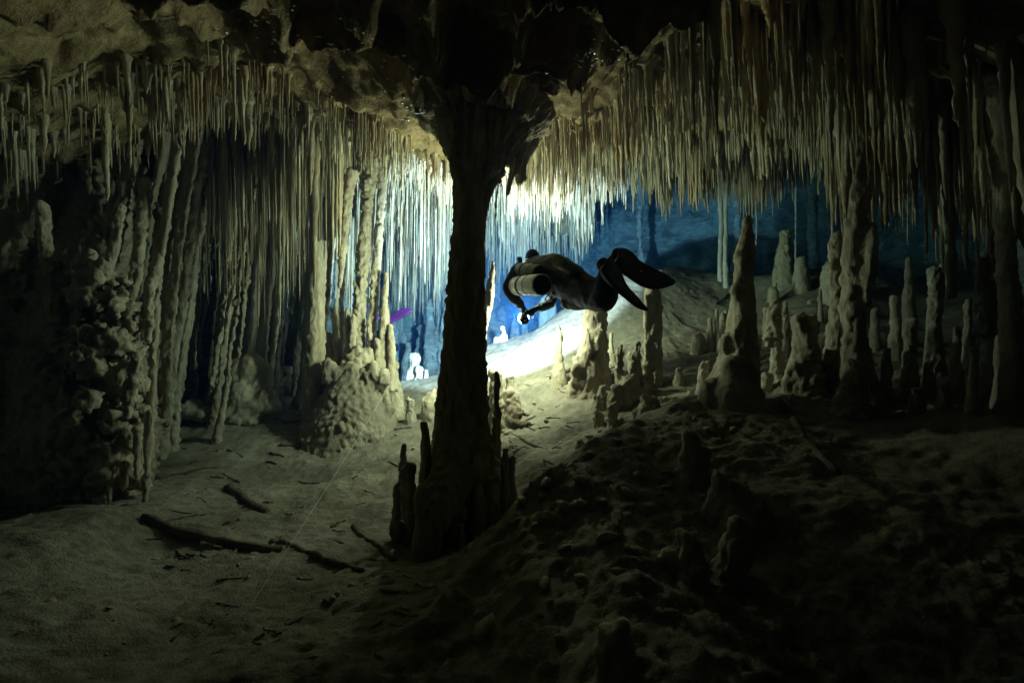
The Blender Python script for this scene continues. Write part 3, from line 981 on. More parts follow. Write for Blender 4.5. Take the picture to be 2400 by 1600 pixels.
# dark column and hanging posts on the right
make("column", [px_tube([(2010, 1000, 140, 3.9), (2005, 920, 100, 3.9), (2000, 840, 70, 3.9), (1998, 760, 52, 3.9), (2000, 650, 46, 3.9), (2004, 520, 42, 3.9), (2008, 420, 40, 3.9), (2012, 340, 60, 3.9), (2014, 250, 120, 3.9)], 50, 18),
                px_tube([(2040, 720, 14, 3.8), (2036, 640, 30, 3.8), (2044, 560, 26, 3.8), (2048, 520, 10, 3.8)], 20, 10), px_tube([(2024, 560, 10, 3.85), (2030, 480, 20, 3.85), (2034, 380, 40, 3.85)], 20, 10)],
     M_COLUMN, "dark full-height column in the right third with a flaring foot", "column", 0.018, 0.014, 0.012)
for pts, lb in [
    ([(1688, 690, 14, 7.6), (1688, 600, 11, 7.6), (1690, 520, 11, 7.6), (1686, 440, 14, 7.6), (1684, 380, 26, 7.6)], "left of two pale thin columns reaching from ceiling to the far ridge"),
    ([(1701, 685, 14, 7.4), (1700, 600, 12, 7.4), (1701, 520, 10, 7.4), (1700, 440, 14, 7.4), (1698, 380, 24, 7.4)], "right of two pale thin columns reaching from ceiling to the far ridge"),
    ([(1864, 650, 5, 7.6), (1865, 540, 4, 7.6), (1865, 440, 6, 7.6), (1865, 390, 10, 7.6)], "hair-thin straw column against the dark blue water, right of the hill spire"),
    ([(1772, 575, 3, 7.4), (1773, 520, 5, 7.4), (1773, 470, 7, 7.4), (1773, 400, 12, 7.4)], "hair-thin hanging straw above the big tiered stalagmite"),
    ([(2230, 700, 20, 3.7), (2228, 560, 24, 3.7), (2226, 420, 26, 3.7), (2224, 300, 40, 3.7), (2220, 190, 70, 3.7)], "knobbly dark column near the right edge of the cave"),
    ([(2380, 1000, 60, 3.1), (2372, 800, 44, 3.1), (2360, 600, 40, 3.1), (2350, 400, 50, 3.1), (2345, 180, 90, 3.1)], "thick shadowed column at the far right edge"),
]:
    make("column", [px_tube(pts, 50, 12)], M_PALE if "pale" in lb or "straw" in lb else M_COLUMN, lb, "column", 0.008 if "hair" in lb else 0.014, 0.006, 0.008)

# --- left column group
make("column", [px_tube([(735, 1020, 70, 6.0), (736, 950, 50, 6.0), (738, 850, 46, 6.0), (741, 720, 42, 6.0), (745, 620, 38, 6.0), (748, 575, 36, 6.0), (749, 562, 28, 6.0)], 40, 16)],
     M_COLUMN, "dark flat-topped broken pillar, leftmost of the left column group", "column", 0.017, 0.012, 0.008)
grp = empty("column", P(840, 1005, 6.1))
tag(grp, "cluster of fused columns rising from a knobbly mound left of the main column", "column")
make("shaft", [px_tube([(835, 930, 46, 6.2), (838, 850, 36, 6.2), (842, 760, 32, 6.2), (845, 680, 26, 6.2), (852, 600, 30, 6.2), (856, 540, 26, 6.2), (860, 480, 26, 6.2), (864, 420, 40, 6.2), (868, 370, 60, 6.2)], 50, 16)], M_COLUMN, None, None, 0.014, 0.022, 0.024, 0.35, parent=grp)
make("shaft", [px_tube([(868, 880, 30, 6.25), (872, 800, 22, 6.25), (876, 720, 20, 6.25), (880, 640, 22, 6.25), (888, 560, 18, 6.25), (892, 500, 18, 6.25), (896, 430, 24, 6.25), (898, 370, 44, 6.25)], 50, 14)], M_COLUMN, None, None, 0.013, 0.016, 0.02, 0.35, parent=grp)
make("finger", [mite_parts(905, 890, 638, 36, 10, 6.15, lean=8)], M_COLUMN, None, None, 0.014, 0.014, 0.012, parent=grp)
for px, pb, pt, wb, wt, d in [(917, 890, 757, 24, 12, 6.1), (885, 880, 790, 16, 12, 6.05), (866, 880, 740, 16, 10, 6.1), (815, 880, 720, 22, 12, 6.1), (800, 900, 640, 22, 12, 6.3), (788, 890, 700, 20, 12, 6.25), (828, 880, 735, 20, 14, 6.05),
                             (855, 930, 830, 26, 18, 5.95), (880, 940, 845, 24, 18, 5.95), (900, 945, 880, 26, 20, 5.95), (850, 970, 860, 26, 18, 5.85), (870, 985, 920, 30, 22, 5.85), (825, 985, 900, 30, 22, 5.8), (895, 960, 870, 20, 14, 6.0), (905, 975, 930, 24, 18, 5.9)]:
    make("finger", [mite_parts(px, pb, pt, wb, wt, d)], M_COLUMN, None, None, 0.013, 0.010, 0.012, 0.5, parent=grp)
make("base_mass", [px_tube([(830, 1050, 270, 6.0), (830, 1000, 220, 6.0), (835, 940, 160, 6.05), (845, 880, 110, 6.1), (850, 820, 70, 6.15)], 30, 26)] +
     [ellipsoid(P(760 + rng.uniform(0, 155), 900 + rng.uniform(-40, 100), 5.85), (0.07, 0.07, rng.uniform(0.06, 0.16))) for _ in range(40)], M_COLUMN, None, None, 0.02, 0.02, 0.03, 0.5, parent=grp)

# --- left wall of draped columns (long lines hanging into the bay)
left_cols = [
    ([(598, 880, 30, 7.0), (606, 700, 26, 7.0), (616, 560, 24, 7.0), (630, 430, 30, 7.0), (640, 330, 60, 7.0)], "pale ribbed column at the back of the left bay, over the lobed mound"),
    ([(548, 900, 40, 6.6), (556, 760, 34, 6.6), (566, 640, 32, 6.6), (580, 500, 30, 6.6), (600, 380, 40, 6.6), (610, 300, 70, 6.6)], "wide fluted column rising straight out of the lobed mound"),
    ([(515, 920, 30, 6.4), (520, 800, 24, 6.4), (528, 680, 20, 6.4), (545, 520, 22, 6.4), (560, 380, 36, 6.4)], "narrow column left of the wide fluted one"),
    ([(640, 880, 34, 7.4), (646, 760, 30, 7.4), (652, 640, 26, 7.4), (664, 500, 26, 7.4), (676, 400, 40, 7.4)], "broad dim column behind the squat boulder"),
    ([(690, 870, 26, 7.6), (692, 740, 22, 7.6), (698, 600, 20, 7.6), (704, 480, 22, 7.6), (712, 400, 40, 7.6)], "thin column just left of the dark flat-topped pillar"),
    ([(380, 1000, 30, 4.9), (388, 860, 22, 4.9), (398, 740, 26, 4.9), (412, 620, 18, 4.9), (432, 480, 20, 4.9), (455, 340, 26, 4.9), (465, 260, 40, 4.9)], "bent fluted column standing between the left mass and the bay"),
    ([(352, 990, 26, 4.4), (358, 860, 18, 4.4), (360, 760, 24, 4.4), (372, 640, 16, 4.4), (392, 500, 18, 4.4), (415, 340, 22, 4.4), (420, 260, 36, 4.4)], "crooked column along the right edge of the left mass"),
    ([(455, 870, 18, 6.4), (458, 760, 16, 6.4), (470, 640, 20, 6.4), (490, 500, 22, 6.4), (510, 360, 40, 6.4)], "shadowed column at the dark back of the left bay"),
    ([(795, 700, 6, 5.7), (800, 620, 14, 5.7), (808, 540, 18, 5.7), (816, 460, 22, 5.7), (822, 400, 40, 5.7)], "long golden stalactite tapering down beside the flat-topped pillar"),
]
for pts, lb in left_cols:
    ps = [px_tube(pts, 60, 14)]
    for e in range(3):
        off = rng.uniform(-0.5, 0.5) * pts[1][2]
        k0 = rng.integers(0, 2)
        ps.append(px_tube([(a + off, b, w * rng.uniform(0.35, 0.6), d - 0.05) for a, b, w, d in pts[k0:]], 50, 10))
    make("column", ps, M_COLUMN, lb, "column" if "stalactite" not in lb else "stalactite", 0.018, 0.016, 0.014, 0.3)
for k in range(38):
    px = rng.uniform(400, 760)
    d = rng.uniform(6.4, 8.4)
    x = (px - 1200) / F * d
    zb, zt = FZ(x, d), CZ(x + 0.25, d)
    n_ = 36
    t = np.linspace(0, 1, n_)
    wob = 0.03 * np.stack([noise3(np.stack([t * 5 + k, t * 0 + .3, t * 0 + .8], 1)), noise3(np.stack([t * 5 + k, t * 0 + 9.3, t * 0 + .8], 1))], 1)
    path = np.stack([x + 0.25 * t + wob[:, 0], d + wob[:, 1], zb - 0.1 + (zt - zb + 0.2) * t], 1)
    r0 = rng.uniform(0.025, 0.075)
    rad = r0 * (1 + 0.25 * noise3(np.stack([t * 9 + k * 3, t * 0 + .3, t * 0 + .8], 1))) * (1 + 1.6 * np.exp(-t * 14) + 1.2 * np.exp(-(1 - t) * 10))
    make("thin_column", [tube(path, rad, 10), tube(path + np.array((rng.uniform(-.05, .05), -.03, 0)), rad * 0.6, 8)], M_COLUMN,
         "thin ribbed column at the back of the left bay", "column", 0.018, 0.012, 0.012, 0.3, group="thin columns of the left bay")
for k in range(44):
    px = rng.uniform(110, 560)
    d = np.interp(px, [100, 560], [4.3, 6.0]) + rng.uniform(-0.3, 0.5)
    x = (px - 1200) / F * d
    zb, zt = FZ(x, d), CZ(x + 0.3, d)
    full = rng.uniform() < 0.45
    fr = 1.0 if full else rng.uniform(0.3, 0.8)
    n_ = 44
    t = np.linspace(0, 1, n_)
    zz_ = zt + 0.1 - (zt - zb + 0.2) * fr * t
    wob = 0.05 * np.stack([fbm(np.stack([t * 4 * fr + k, t * 0 + .3, t * 0 + .8], 1), 2), fbm(np.stack([t * 4 * fr + k, t * 0 + 9.3, t * 0 + .8], 1), 2)], 1)
    path = np.stack([x + 0.10 * (zz_ - zb) + wob[:, 0], d + wob[:, 1], zz_], 1)
    r0 = rng.uniform(0.018, 0.045)
    rad = r0 * (1 + 0.35 * noise3(np.stack([t * 12 * fr + k * 3, t * 0 + .3, t * 0 + .8], 1)) + 0.12 * noise3(np.stack([t * 30 * fr + k * 3, t * 0 + .3, t * 0 + .8], 1))) * (1 + 1.2 * np.exp(-t * 12))
    rad = rad * (1 + 1.5 * np.exp(-(1 - t) * 14)) if full else rad * (1 - 0.8 * t ** 2)
    make("thin_column" if full else "long_stalactite", [tube(path, rad, 10), tube(path[:30] + np.array((rng.uniform(-.04, .04), -.03, 0)), rad[:30] * 0.6, 8)], M_COLUMN,
         "thin knotty column draped over the left wall" if full else "long knotty stalactite hanging in front of the left wall", "column" if full else "stalactite", 0.016, 0.010, 0.018, 0.4,
         group="knotty columns on the left wall" if full else "long stalactites on the left wall")
for k, (px, pb, pt, w, d) in enumerate([(1500, 650, 475, 18, 12.5), (1730, 640, 450, 26, 12.5), (1905, 700, 430, 30, 11)]):
    make("far_column", [px_tube([(px, pb, w * 1.6, d), (px + 2, pb - 0.3 * (pb - pt), w * 0.8, d), (px - 2, pb - 0.6 * (pb - pt), w * 0.7, d), (px, pt, w, d), (px, pt - 90, w * 2.5, d), (px, pt - 160, w * 4, d)], 40, 12)], M_WALL,
         "dim blue column far across the hall beyond the hill", "column", 0.035, 0.03, 0.03, 0.3, 6, group="far columns across the blue hall")
far_shapes = [(915, 800, 700, 26, 12, 11.5), (935, 860, 720, 34, 14, 12.0), (890, 870, 740, 40, 20, 11.8), (1010, 880, 700, 44, 12, 11.5), (1030, 880, 690, 40, 10, 11.8), (1045, 890, 720, 60, 18, 11.4), (985, 885, 760, 40, 16, 12.2), (955, 880, 800, 30, 14, 11.0), (870, 860, 690, 40, 20, 12.0),
              (1150, 830, 700, 50, 24, 12.5), (1165, 830, 640, 40, 18, 13.0), (1205, 790, 735, 20, 8, 12.0), (1230, 790, 745, 20, 8, 12.0)]
for k, (px, pb, pt, wb, wt, d) in enumerate(far_shapes):
    make("far_stalagmite", [mite_parts(px, pb, pt, wb, wt, d, sink=60), mite_parts(px + wb * 0.35, pb, pt + (pb - pt) * 0.4, wb * 0.7, wt, d - 0.1, sink=60)], M_WALL,
         "blue-tinted spire at the dark back of the far chamber", "stalagmite", 0.035, 0.03, 0.03, 0.4, 5, group="spires at the back of the far chamber")
for lb, objs in ROW.items():
    number(objs, lb)
# lobed flowstone mound
make("flowstone_mound", [ellipsoid(P(570, 960, 6.5), (0.5, 0.4, 0.35))] +
     [ellipsoid(P(px, py, 6.3 - 0.25 * (py - 850) / 130), (w * 6.3 / F * .5, w * 6.3 / F * .5, h * 6.3 / F * .5)) for px, py, w, h in
      [(590, 870, 60, 90), (570, 930, 70, 80), (605, 910, 40, 50), (545, 965, 50, 60), (575, 965, 50, 46), (600, 955, 50, 50), (625, 935, 40, 60), (560, 985, 50, 30), (530, 985, 44, 36), (510, 980, 40, 40), (480, 970, 50, 40), (620, 890, 40, 90), (560, 880, 50, 90), (590, 990, 40, 24), (635, 960, 30, 30), (450, 960, 60, 50)]],
     M_MITE, "low mound of rounded flowstone lobes in the left bay", "flowstone", 0.022, 0.012, 0.012, 0.8, 7)

# --- the big coral-like mass at the left
mass = empty("flowstone_mass", P(210, 1180, 3.95))
tag(mass, "large knobbly coral-like flowstone mass on the left with hanging roots", "flowstone")
KD = 1.18
pp = [px_tube([(aa, bb, ww, qq * KD) for aa, bb, ww, qq in [(210, 1200, 220, 3.6), (200, 1080, 270, 3.6), (200, 960, 250, 3.6), (190, 840, 230, 3.65), (200, 720, 190, 3.7), (220, 600, 150, 3.8), (240, 480, 120, 3.9), (260, 380, 160, 4.0)]], 40, 24),
      px_tube([(20, 1250, 190, 4.2), (15, 1000, 200, 4.2), (10, 800, 190, 4.2), (20, 600, 170, 4.2), (40, 420, 160, 4.2), (60, 300, 200, 4.2)], 30, 20)]
for k in range(190):
    py = rng.uniform(620, 1150)
    w = np.interp(py, [600, 720, 900, 1150], [70, 110, 130, 120])
    px = 205 + rng.uniform(-1, 1) * w
    r = rng.uniform(0.025, 0.08)
    dz = 3.25 + 0.25 * ((px - 205) / 130) ** 2 + rng.uniform(-0.08, 0.1)
    r *= KD
    pp.append(ellipsoid(P(px, py, dz * KD), (r, r, r * rng.uniform(0.7, 1.6)), seg=12, rings=8))
make("body", pp, M_COLUMN, None, None, 0.021, 0.035, 0.04, 0.8, 6, parent=mass)
roots = [([(232, 1160, 26, 3.2), (236, 1210, 24, 3.2), (222, 1240, 20, 3.2), (218, 1300, 16, 3.2), (205, 1350, 18, 3.2)], 1),
         ([(290, 1080, 18, 3.25), (292, 1120, 14, 3.25), (290, 1150, 10, 3.25)], 1), ([(350, 960, 20, 3.3), (346, 1080, 16, 3.3), (342, 1160, 14, 3.3), (336, 1210, 16, 3.3)], 1),
         ([(262, 1100, 14, 3.2), (258, 1150, 12, 3.2), (252, 1190, 8, 3.2)], 1), ([(320, 1000, 16, 3.25), (322, 1070, 14, 3.25), (320, 1120, 8, 3.25)], 1),
         ([(280, 480, 26, 3.5), (270, 560, 22, 3.45), (250, 640, 24, 3.4), (220, 700, 26, 3.35), (190, 760, 22, 3.3)], 1),
         ([(340, 420, 30, 3.7), (330, 540, 24, 3.6), (318, 640, 26, 3.5), (300, 740, 24, 3.4), (310, 830, 22, 3.35), (320, 900, 24, 3.3)], 1),
         ([(300, 380, 30, 3.7), (290, 480, 22, 3.6), (268, 600, 20, 3.5), (240, 660, 20, 3.4)], 1),
         ([(380, 480, 26, 3.8), (372, 600, 24, 3.7), (350, 700, 22, 3.5), (345, 800, 22, 3.4)], 1),
         ([(310, 820, 10, 3.2), (320, 850, 22, 3.2), (305, 930, 26, 3.2), (298, 980, 20, 3.2)], 1),
         ([(150, 660, 24, 3.3), (170, 720, 26, 3.3), (200, 800, 24, 3.25)], 1), ([(100, 480, 30, 3.2), (110, 620, 26, 3.2), (130, 760, 30, 3.2)], 1)]
for pts, _ in roots:
    make("root", [px_tube([(aa, bb, ww, qq * KD) for aa, bb, ww, qq in pts], 30, 12)], M_COLUMN, None, None, 0.012, 0.012, 0.014, 0.4, parent=mass)

# ------------------------------------------------------------------ logs, sticks, guide line
def log(a, b, w, lb, name="log", lift=0.1, cat="log", group=None, bend=0.02, seg=10):
    """a, b: (px, py) ends lying on the floor"""
    def ground(px, py):
        lo, hi = 1.5, 12.0
        ds = np.linspace(lo, hi, 260)
        q = np.array([P(px, py, t) for t in ds])
        z = floor_z(q[:, 0], q[:, 1])
        hit = np.where(q[:, 2] < z)[0]
        k = hit[0] if len(hit) else 200
        return q[k]
    A, B = ground(*a), ground(*b)
    n = 14
    t = np.linspace(0, 1, n)
    path = A[None] * (1 - t[:, None]) + B[None] * t[:, None]
    L = np.linalg.norm(B - A)
    path[:, :2] += bend * L * np.stack([noise3(np.stack([t * 3 + a[0], t * 0 + .4, t * 0 + .1], 1)), noise3(np.stack([t * 3 + a[1], t * 0 + 5.4, t * 0 + .1], 1))], 1)
    dm = 0.5 * (A[1] + B[1])
    rad = w * 0.5 * dm / F * (1 + 0.6 * noise3(np.stack([t * 9 + a[0], t * 0 + .3, t * 0 + .9], 1))) * (1 - 0.3 * t)
    gz = floor_z(path[:, 0], path[:, 1])
    path[:, 2] = 0.5 * (np.maximum(gz, gz.mean() - 0.03) + np.linspace(gz[0], gz[-1], n)) + rad * lift
    v, f = tube(path, rad, seg)
    k = 1 + 0.35 * noise3(v * 28) + 0.25 * noise3(v * 70)
    ctr = np.repeat(path, seg, 0)
    v[:len(ctr)] = ctr + (v[:len(ctr)] - ctr) * k[:len(ctr), None]
    o = link(name, mesh_np(name, v - A, f), M_WOOD)
    o.location = tuple(A)
    tag(o, lb, cat, group)
    return o


log((330, 1222), (660, 1292), 24, "long sunken branch lying across the left sand floor")
log((640, 1272), (852, 1342), 22, "right-hand half of the broken branch on the left sand floor")
log((825, 1235), (925, 1315), 16, "short straight log below the foot of the main column")
log((535, 1145), (620, 1205), 26, "splintered driftwood chunk in the middle of the left sand")
log((350, 1230), (500, 1205), 10, "thin branch resting on the upper end of the long branch")
log((365, 1125), (510, 1098), 10, "pale thin root running right from the left mass over the sand")
log((1290, 892), (1345, 866), 12, "dark log leaning against the foot of the knobbly column stump")
log((1175, 985), (1240, 1000), 22, "pale broken column piece lying right of the main column")
log((1190, 1020), (1270, 1052), 8, "thin branch lying in the valley right of the main column")
log((870, 958), (950, 968), 12, "log lying at the foot of the left column group")
log((875, 975), (930, 985), 10, "second shorter log at the foot of the left column group")
log((1205, 950), (1240, 975), 8, "small stick beside the flared stub")
log((1830, 945), (1960, 1145), 22, "dark beam-like log running towards the camera on the right")
log((1675, 722), (1708, 692), 6, "stick lying on the hill left of the big tiered stalagmite")
log((1845, 728), (1925, 718), 6, "long thin plank lying on the hill behind the knob-headed stalagmite")
log((1570, 735), (1635, 790), 6, "thin stick on the slope ending at two lumps")
log((1275, 1085), (1345, 1088), 5, "straight twig in the valley at the edge of the mound")
log((655, 1045), (770, 1050), 12, "row of dark wood below the left column group")
tw = 0
while tw < 70:
    px, py = rng.uniform(380, 1000), rng.uniform(960, 1560)
    if (px - 1000) > 0.0 and py > 1150:
        continue
    an = rng.uniform(-0.7, 0.7) + (np.pi if rng.uniform() < 0.5 else 0)
    L = rng.uniform(14, 55)
    log((px, py), (px + L * math.cos(an), py + 0.7 * L * math.sin(an)), rng.uniform(2.5, 6), "small dark twig strewn on the silt left of the main column", "twig", 0.6, "twig", "twigs on the left sand", 0.05, 6)
    tw += 1
for k in range(24):
    px, py = rng.uniform(1180, 1330), rng.uniform(900, 1080)
    an = rng.uniform(-0.8, 0.8)
    L = rng.uniform(10, 35)
    log((px, py), (px + L * math.cos(an), py + 0.7 * L * math.sin(an)), rng.uniform(2, 4), "small dark twig strewn in the valley right of the main column", "twig", 0.6, "twig", "twigs in the valley", 0.05, 6)

stv = []
for k in range(8):
    v, f = ellipsoid((0, 0, 0), (1, 0.8, 0.55), seg=9, rings=6)
    v = v * (1 + 0.55 * noise3(v * 1.1 + 9 * k))[:, None]
    me = mesh_np("stone_%d" % k, v, f, smooth=(k % 2 == 0))
    me.materials.append(M_MITE)
    stv.append(me)


def scatter(n, x0, x1, y0, y1, s0, s1, name, lb, gp, mound=False):
    xs, ys = rng.uniform(x0, x1, n), rng.uniform(y0, y1, n)
    if mound:
        xs = np.interp(ys, [1.9, 2.1, 2.5, 2.95, 3.3, 3.65, 3.95], [-0.60, -0.48, -0.25, 0.13, 0.54, 1.0, 1.5]) + rng.uniform(0.03, 1.0, n)
    zs = floor_z(xs, ys)
    for k in range(n):
        o = bpy.data.objects.new(name, stv[k % 8])
        COL.objects.link(o)
        sc_ = s0 + (s1 - s0) * rng.uniform() ** 3
        o.location = (xs[k], ys[k], zs[k] + sc_ * 0.1)
        o.scale = (sc_ * rng.uniform(0.7, 1.5), sc_, sc_ * rng.uniform(0.6, 1.2))
        o.rotation_euler = (rng.uniform(-.4, .4), rng.uniform(-.4, .4), rng.uniform(0, 6.28))
        tag(o, lb, "stone", gp)


scatter(90, -2.6, -0.5, 2.0, 6.2, 0.008, 0.035, "stone", "small stone lying on the silt left of the main column", "stones on the left sand")
scatter(50, -0.1, 1.2, 4.2, 6.0, 0.010, 0.045, "stone", "small stone lying in the valley right of the main column", "stones in the valley")
scatter(110, -0.3, 1.6, 2.0, 3.9, 0.010, 0.055, "stone", "stone half buried in the crumbly mound in the foreground", "stones on the mound", True)
# guide line
q = np.linspace(0, 1, 30)
A, B = P(918, 892, 6.0), P(560, 1460, 2.35)
path = A[None] * (1 - q[:, None]) + B[None] * q[:, None]
path[:, 2] -= 0.035 * np.sin(np.pi * q)
v, f = tube(path, np.full(30, 0.0017), 6)
o = link("guide_line", mesh_np("guide_line", v - A, f), plain("white_line", (0.55, 0.55, 0.5), 0.7))
o.location = tuple(A)
tag(o, "taut thin white guide line running over the left sand to the columns", "guide line")

# ------------------------------------------------------------------ bubbles
M_BUB = plain("air_bubble", (0.85, 0.9, 0.92), 0.06, 1.0, 0.5, 5, 0.02, 0)
bv, bf = ellipsoid((0, 0, 0), (1, 1, 0.75), seg=7, rings=5)
bm_ = mesh_np("bubble", bv, bf)
bm_.materials.append(M_BUB)
for k in range(46):
    t = rng.uniform()
    p = P(1318 + 22 * (1 - t) + rng.normal() * 7, 385 - 150 * t + rng.normal() * 4, 4.4 + rng.normal() * 0.05)
    o = bpy.data.objects.new("bubble", bm_)
    COL.objects.link(o)
    o.location = tuple(p)
    s = rng.uniform(0.003, 0.008)
    o.scale = (s, s, s)
    tag(o, "tiny silver air bubble in the stream rising right of the main column", "bubble", "rising air bubbles")
cl_ = np.array([(700, 60, 150, 60), (860, 190, 120, 50), (960, 270, 70, 35), (1010, 260, 50, 30), (1270, 190, 60, 40), (1400, 130, 80, 30), (600, 80, 60, 60), (830, 100, 80, 60)], float)
nb = 520
cc = cl_[rng.integers(0, 8, nb)]
bx = cc[:, 0] + rng.normal(size=nb) * cc[:, 2] * 0.6
by = cc[:, 1] + rng.normal(size=nb) * cc[:, 3] * 0.6
lo = np.linspace(1.6, 7, 160)
qq = np.array([[P(a_, b_, t) for t in lo] for a_, b_ in zip(bx, by)])
up_ = (qq[..., 2].ravel() > ceil_z(qq[..., 0].ravel(), qq[..., 1].ravel())).reshape(nb, -1)
parts = []
for k in range(nb):
    if not up_[k].any():
        continue
    p = qq[k, up_[k].argmax()]
    s = 0.004 + 0.013 * rng.uniform() ** 2.5
    parts.append((bv * np.array((s * rng.uniform(1, 2), s, s * 0.6)) + p - np.array((0, 0, s * 0.2)), bf))
v, f = join(parts)
tag(link("trapped_bubbles", mesh_np("trapped_bubbles", v, f), M_BUB), "glinting air bubbles trapped against the rock ceiling", "bubbles", kind="stuff")

pv_, pf_ = ellipsoid((0, 0, 0), (1, 1, 1), seg=5, rings=4)
parts = [(pv_ * rng.uniform(0.0010, 0.0026) + P(rng.uniform(300, 2100), rng.uniform(150, 1300), rng.uniform(1.8, 8.0)), pf_) for _ in range(420)]
v, f = join(parts)
tag(link("suspended_silt", mesh_np("suspended_silt", v, f), M_PALE), "fine pale silt specks drifting in the water", "silt", kind="stuff")

# ------------------------------------------------------------------ diver
M_SUIT = plain("black_neoprene", (0.006, 0.0065, 0.007), 0.6, 0, 0.25, 30, 0.3, 0.25)
M_RUB = plain("black_rubber", (0.010, 0.010, 0.011), 0.45, 0, 0.35, 20, 0.2, 0.08)
M_SLEEVE = plain("brown_sleeve", (0.035, 0.027, 0.017), 0.7, 0, 0.3, 40, 0.4, 0.3)
M_TANK = plain("silver_aluminium", (0.75, 0.76, 0.75), 0.4, 0.15, 0.5, 25, 0.12, 0.05)
M_OLIVE = plain("olive_grey_tank", (0.17, 0.16, 0.11), 0.5, 0.1, 0.4, 25, 0.25, 0.08)
M_TAGM = plain("grey_reflective_tag", (0.35, 0.33, 0.30), 0.5)
M_STEEL = plain("steel_fitting", (0.5, 0.5, 0.48), 0.3, 0.9)


def limb(pts, n=24, seg=16, sq=None):
    """pts: (px, py, radius_m, d)"""
    q = smooth_path(np.array([[*P(a, b, d), r] for a, b, r, d in pts]), n)
    return tube(q[:, :3], q[:, 3], seg, sq)


def part(name, vf, mat, parent, smooth=True):
    v, f = vf
    o = link(name, mesh_np(name, np.asarray(v) - np.array(parent.location), f, smooth), mat)
    o.parent = parent
    return o


def lathe(A, B, prof, seg=32):
    """prof: (t along A->B, radius); flat rings kept"""
    A, B = np.array(A), np.array(B)
    path = np.array([A + (B - A) * t for t, r in prof])
    ax = (B - A) / np.linalg.norm(B - A)
    up = np.array((0, 0, 1.0)) if abs(ax[2]) < 0.9 else np.array((1.0, 0, 0))
    u = np.cross(up, ax)
    u /= np.linalg.norm(u)
    w = np.cross(ax, u)
    a = np.linspace(0, 2 * np.pi, seg, endpoint=False)
    r = np.array([r for t, r in prof])
    v = path[:, None] + r[:, None, None] * (np.cos(a)[None, :, None] * u + np.sin(a)[None, :, None] * w)
    n = len(prof)
    j = np.arange(seg)
    j2 = (j + 1) % seg
    f = np.concatenate([np.stack([i * seg + j, i * seg + j2, (i + 1) * seg + j2, (i + 1) * seg + j], 1) for i in range(n - 1)])
    return v.reshape(-1, 3), f


def fin(e1, e2, thick=0.012, n=30):
    """blade between two edges (px,py,d), ribbed at the sides"""
    a = smooth_path(np.array([P(*q) for q in e1]), n)
    b = smooth_path(np.array([P(*q) for q in e2]), n)
    m = 13
    t = np.linspace(0, 1, m)
    g = a[:, None] * (1 - t[None, :, None]) + b[:, None] * t[None, :, None]
    du = np.gradient(g, axis=0)
    dv = np.gradient(g, axis=1)
    nr = np.cross(du, dv)
    nr /= np.linalg.norm(nr, axis=2)[..., None] + 1e-9
    s = np.linspace(0, 1, n)[:, None]
    th = thick * (1 - 0.6 * s) * (1 + 1.6 * (np.abs(t - 0.5) > 0.42)[None, :]) * (1 + 4.5 * np.exp(-(s * 4.2) ** 2) * np.cos((t[None, :] - 0.5) * np.pi) ** 0.5)
    th = th + 0.004 * np.cos((t[None, :] - 0.5) * 6 * np.pi) * s
    top = (g + nr * th[..., None]).reshape(-1, 3)
    bot = (g - nr * th[..., None]).reshape(-1, 3)
    i = np.arange(n * m).reshape(n, m)
    q = np.stack([i[:-1, :-1].ravel(), i[:-1, 1:].ravel(), i[1:, 1:].ravel(), i[1:, :-1].ravel()], 1)
    bo = n * m
    rim = np.concatenate([i[0, :], i[1:, -1], i[-1, :-1][::-1], i[1:-1, 0][::-1]])
    r2 = np.roll(rim, -1)
    side = np.stack([r2, rim, rim + bo, r2 + bo], 1)
    return np.concatenate([top, bot]), np.concatenate([q, q[:, ::-1] + bo, side])


def hand_parts(wrist, dirv, side, palm_n, size=0.19, curl=0.9):
    """gloved hand: palm plus five bent fingers"""
    w = np.array(wrist)
    dv = np.array(dirv) / np.linalg.norm(dirv)
    pn = np.array(palm_n) - dv * np.dot(palm_n, dv)
    pn /= np.linalg.norm(pn)
    sd = np.cross(dv, pn) * side
    out = [tube(np.array([w - dv * 0.02, w + dv * size * 0.25, w + dv * size * 0.5]), np.array([0.034, 0.046, 0.042]), 12, 0.55)]
    for k, (o, L) in enumerate([(-0.034, 0.42), (-0.012, 0.48), (0.011, 0.45), (0.032, 0.36)]):
        p = w + dv * size * 0.5 + sd * o
        pts = [p - dv * 0.03]
        a = 0.15
        for j in range(4):
            pts.append(pts[-1] + (dv * math.cos(a) + pn * math.sin(a)) * size * L * 0.34)
            a += curl * 0.62
        out.append(tube(smooth_path(pts, 12), np.linspace(0.0115, 0.0095, 12), 8))
    p = w + dv * size * 0.12 + sd * -0.038
    pts = [p, p + (dv * 0.5 - sd * 0.7 + pn * 0.35) * size * 0.22, p + (dv * 0.9 - sd * 0.75 + pn * 0.9) * size * 0.36]
    out.append(tube(smooth_path(pts, 10), np.linspace(0.015, 0.011, 10), 8))
    return out


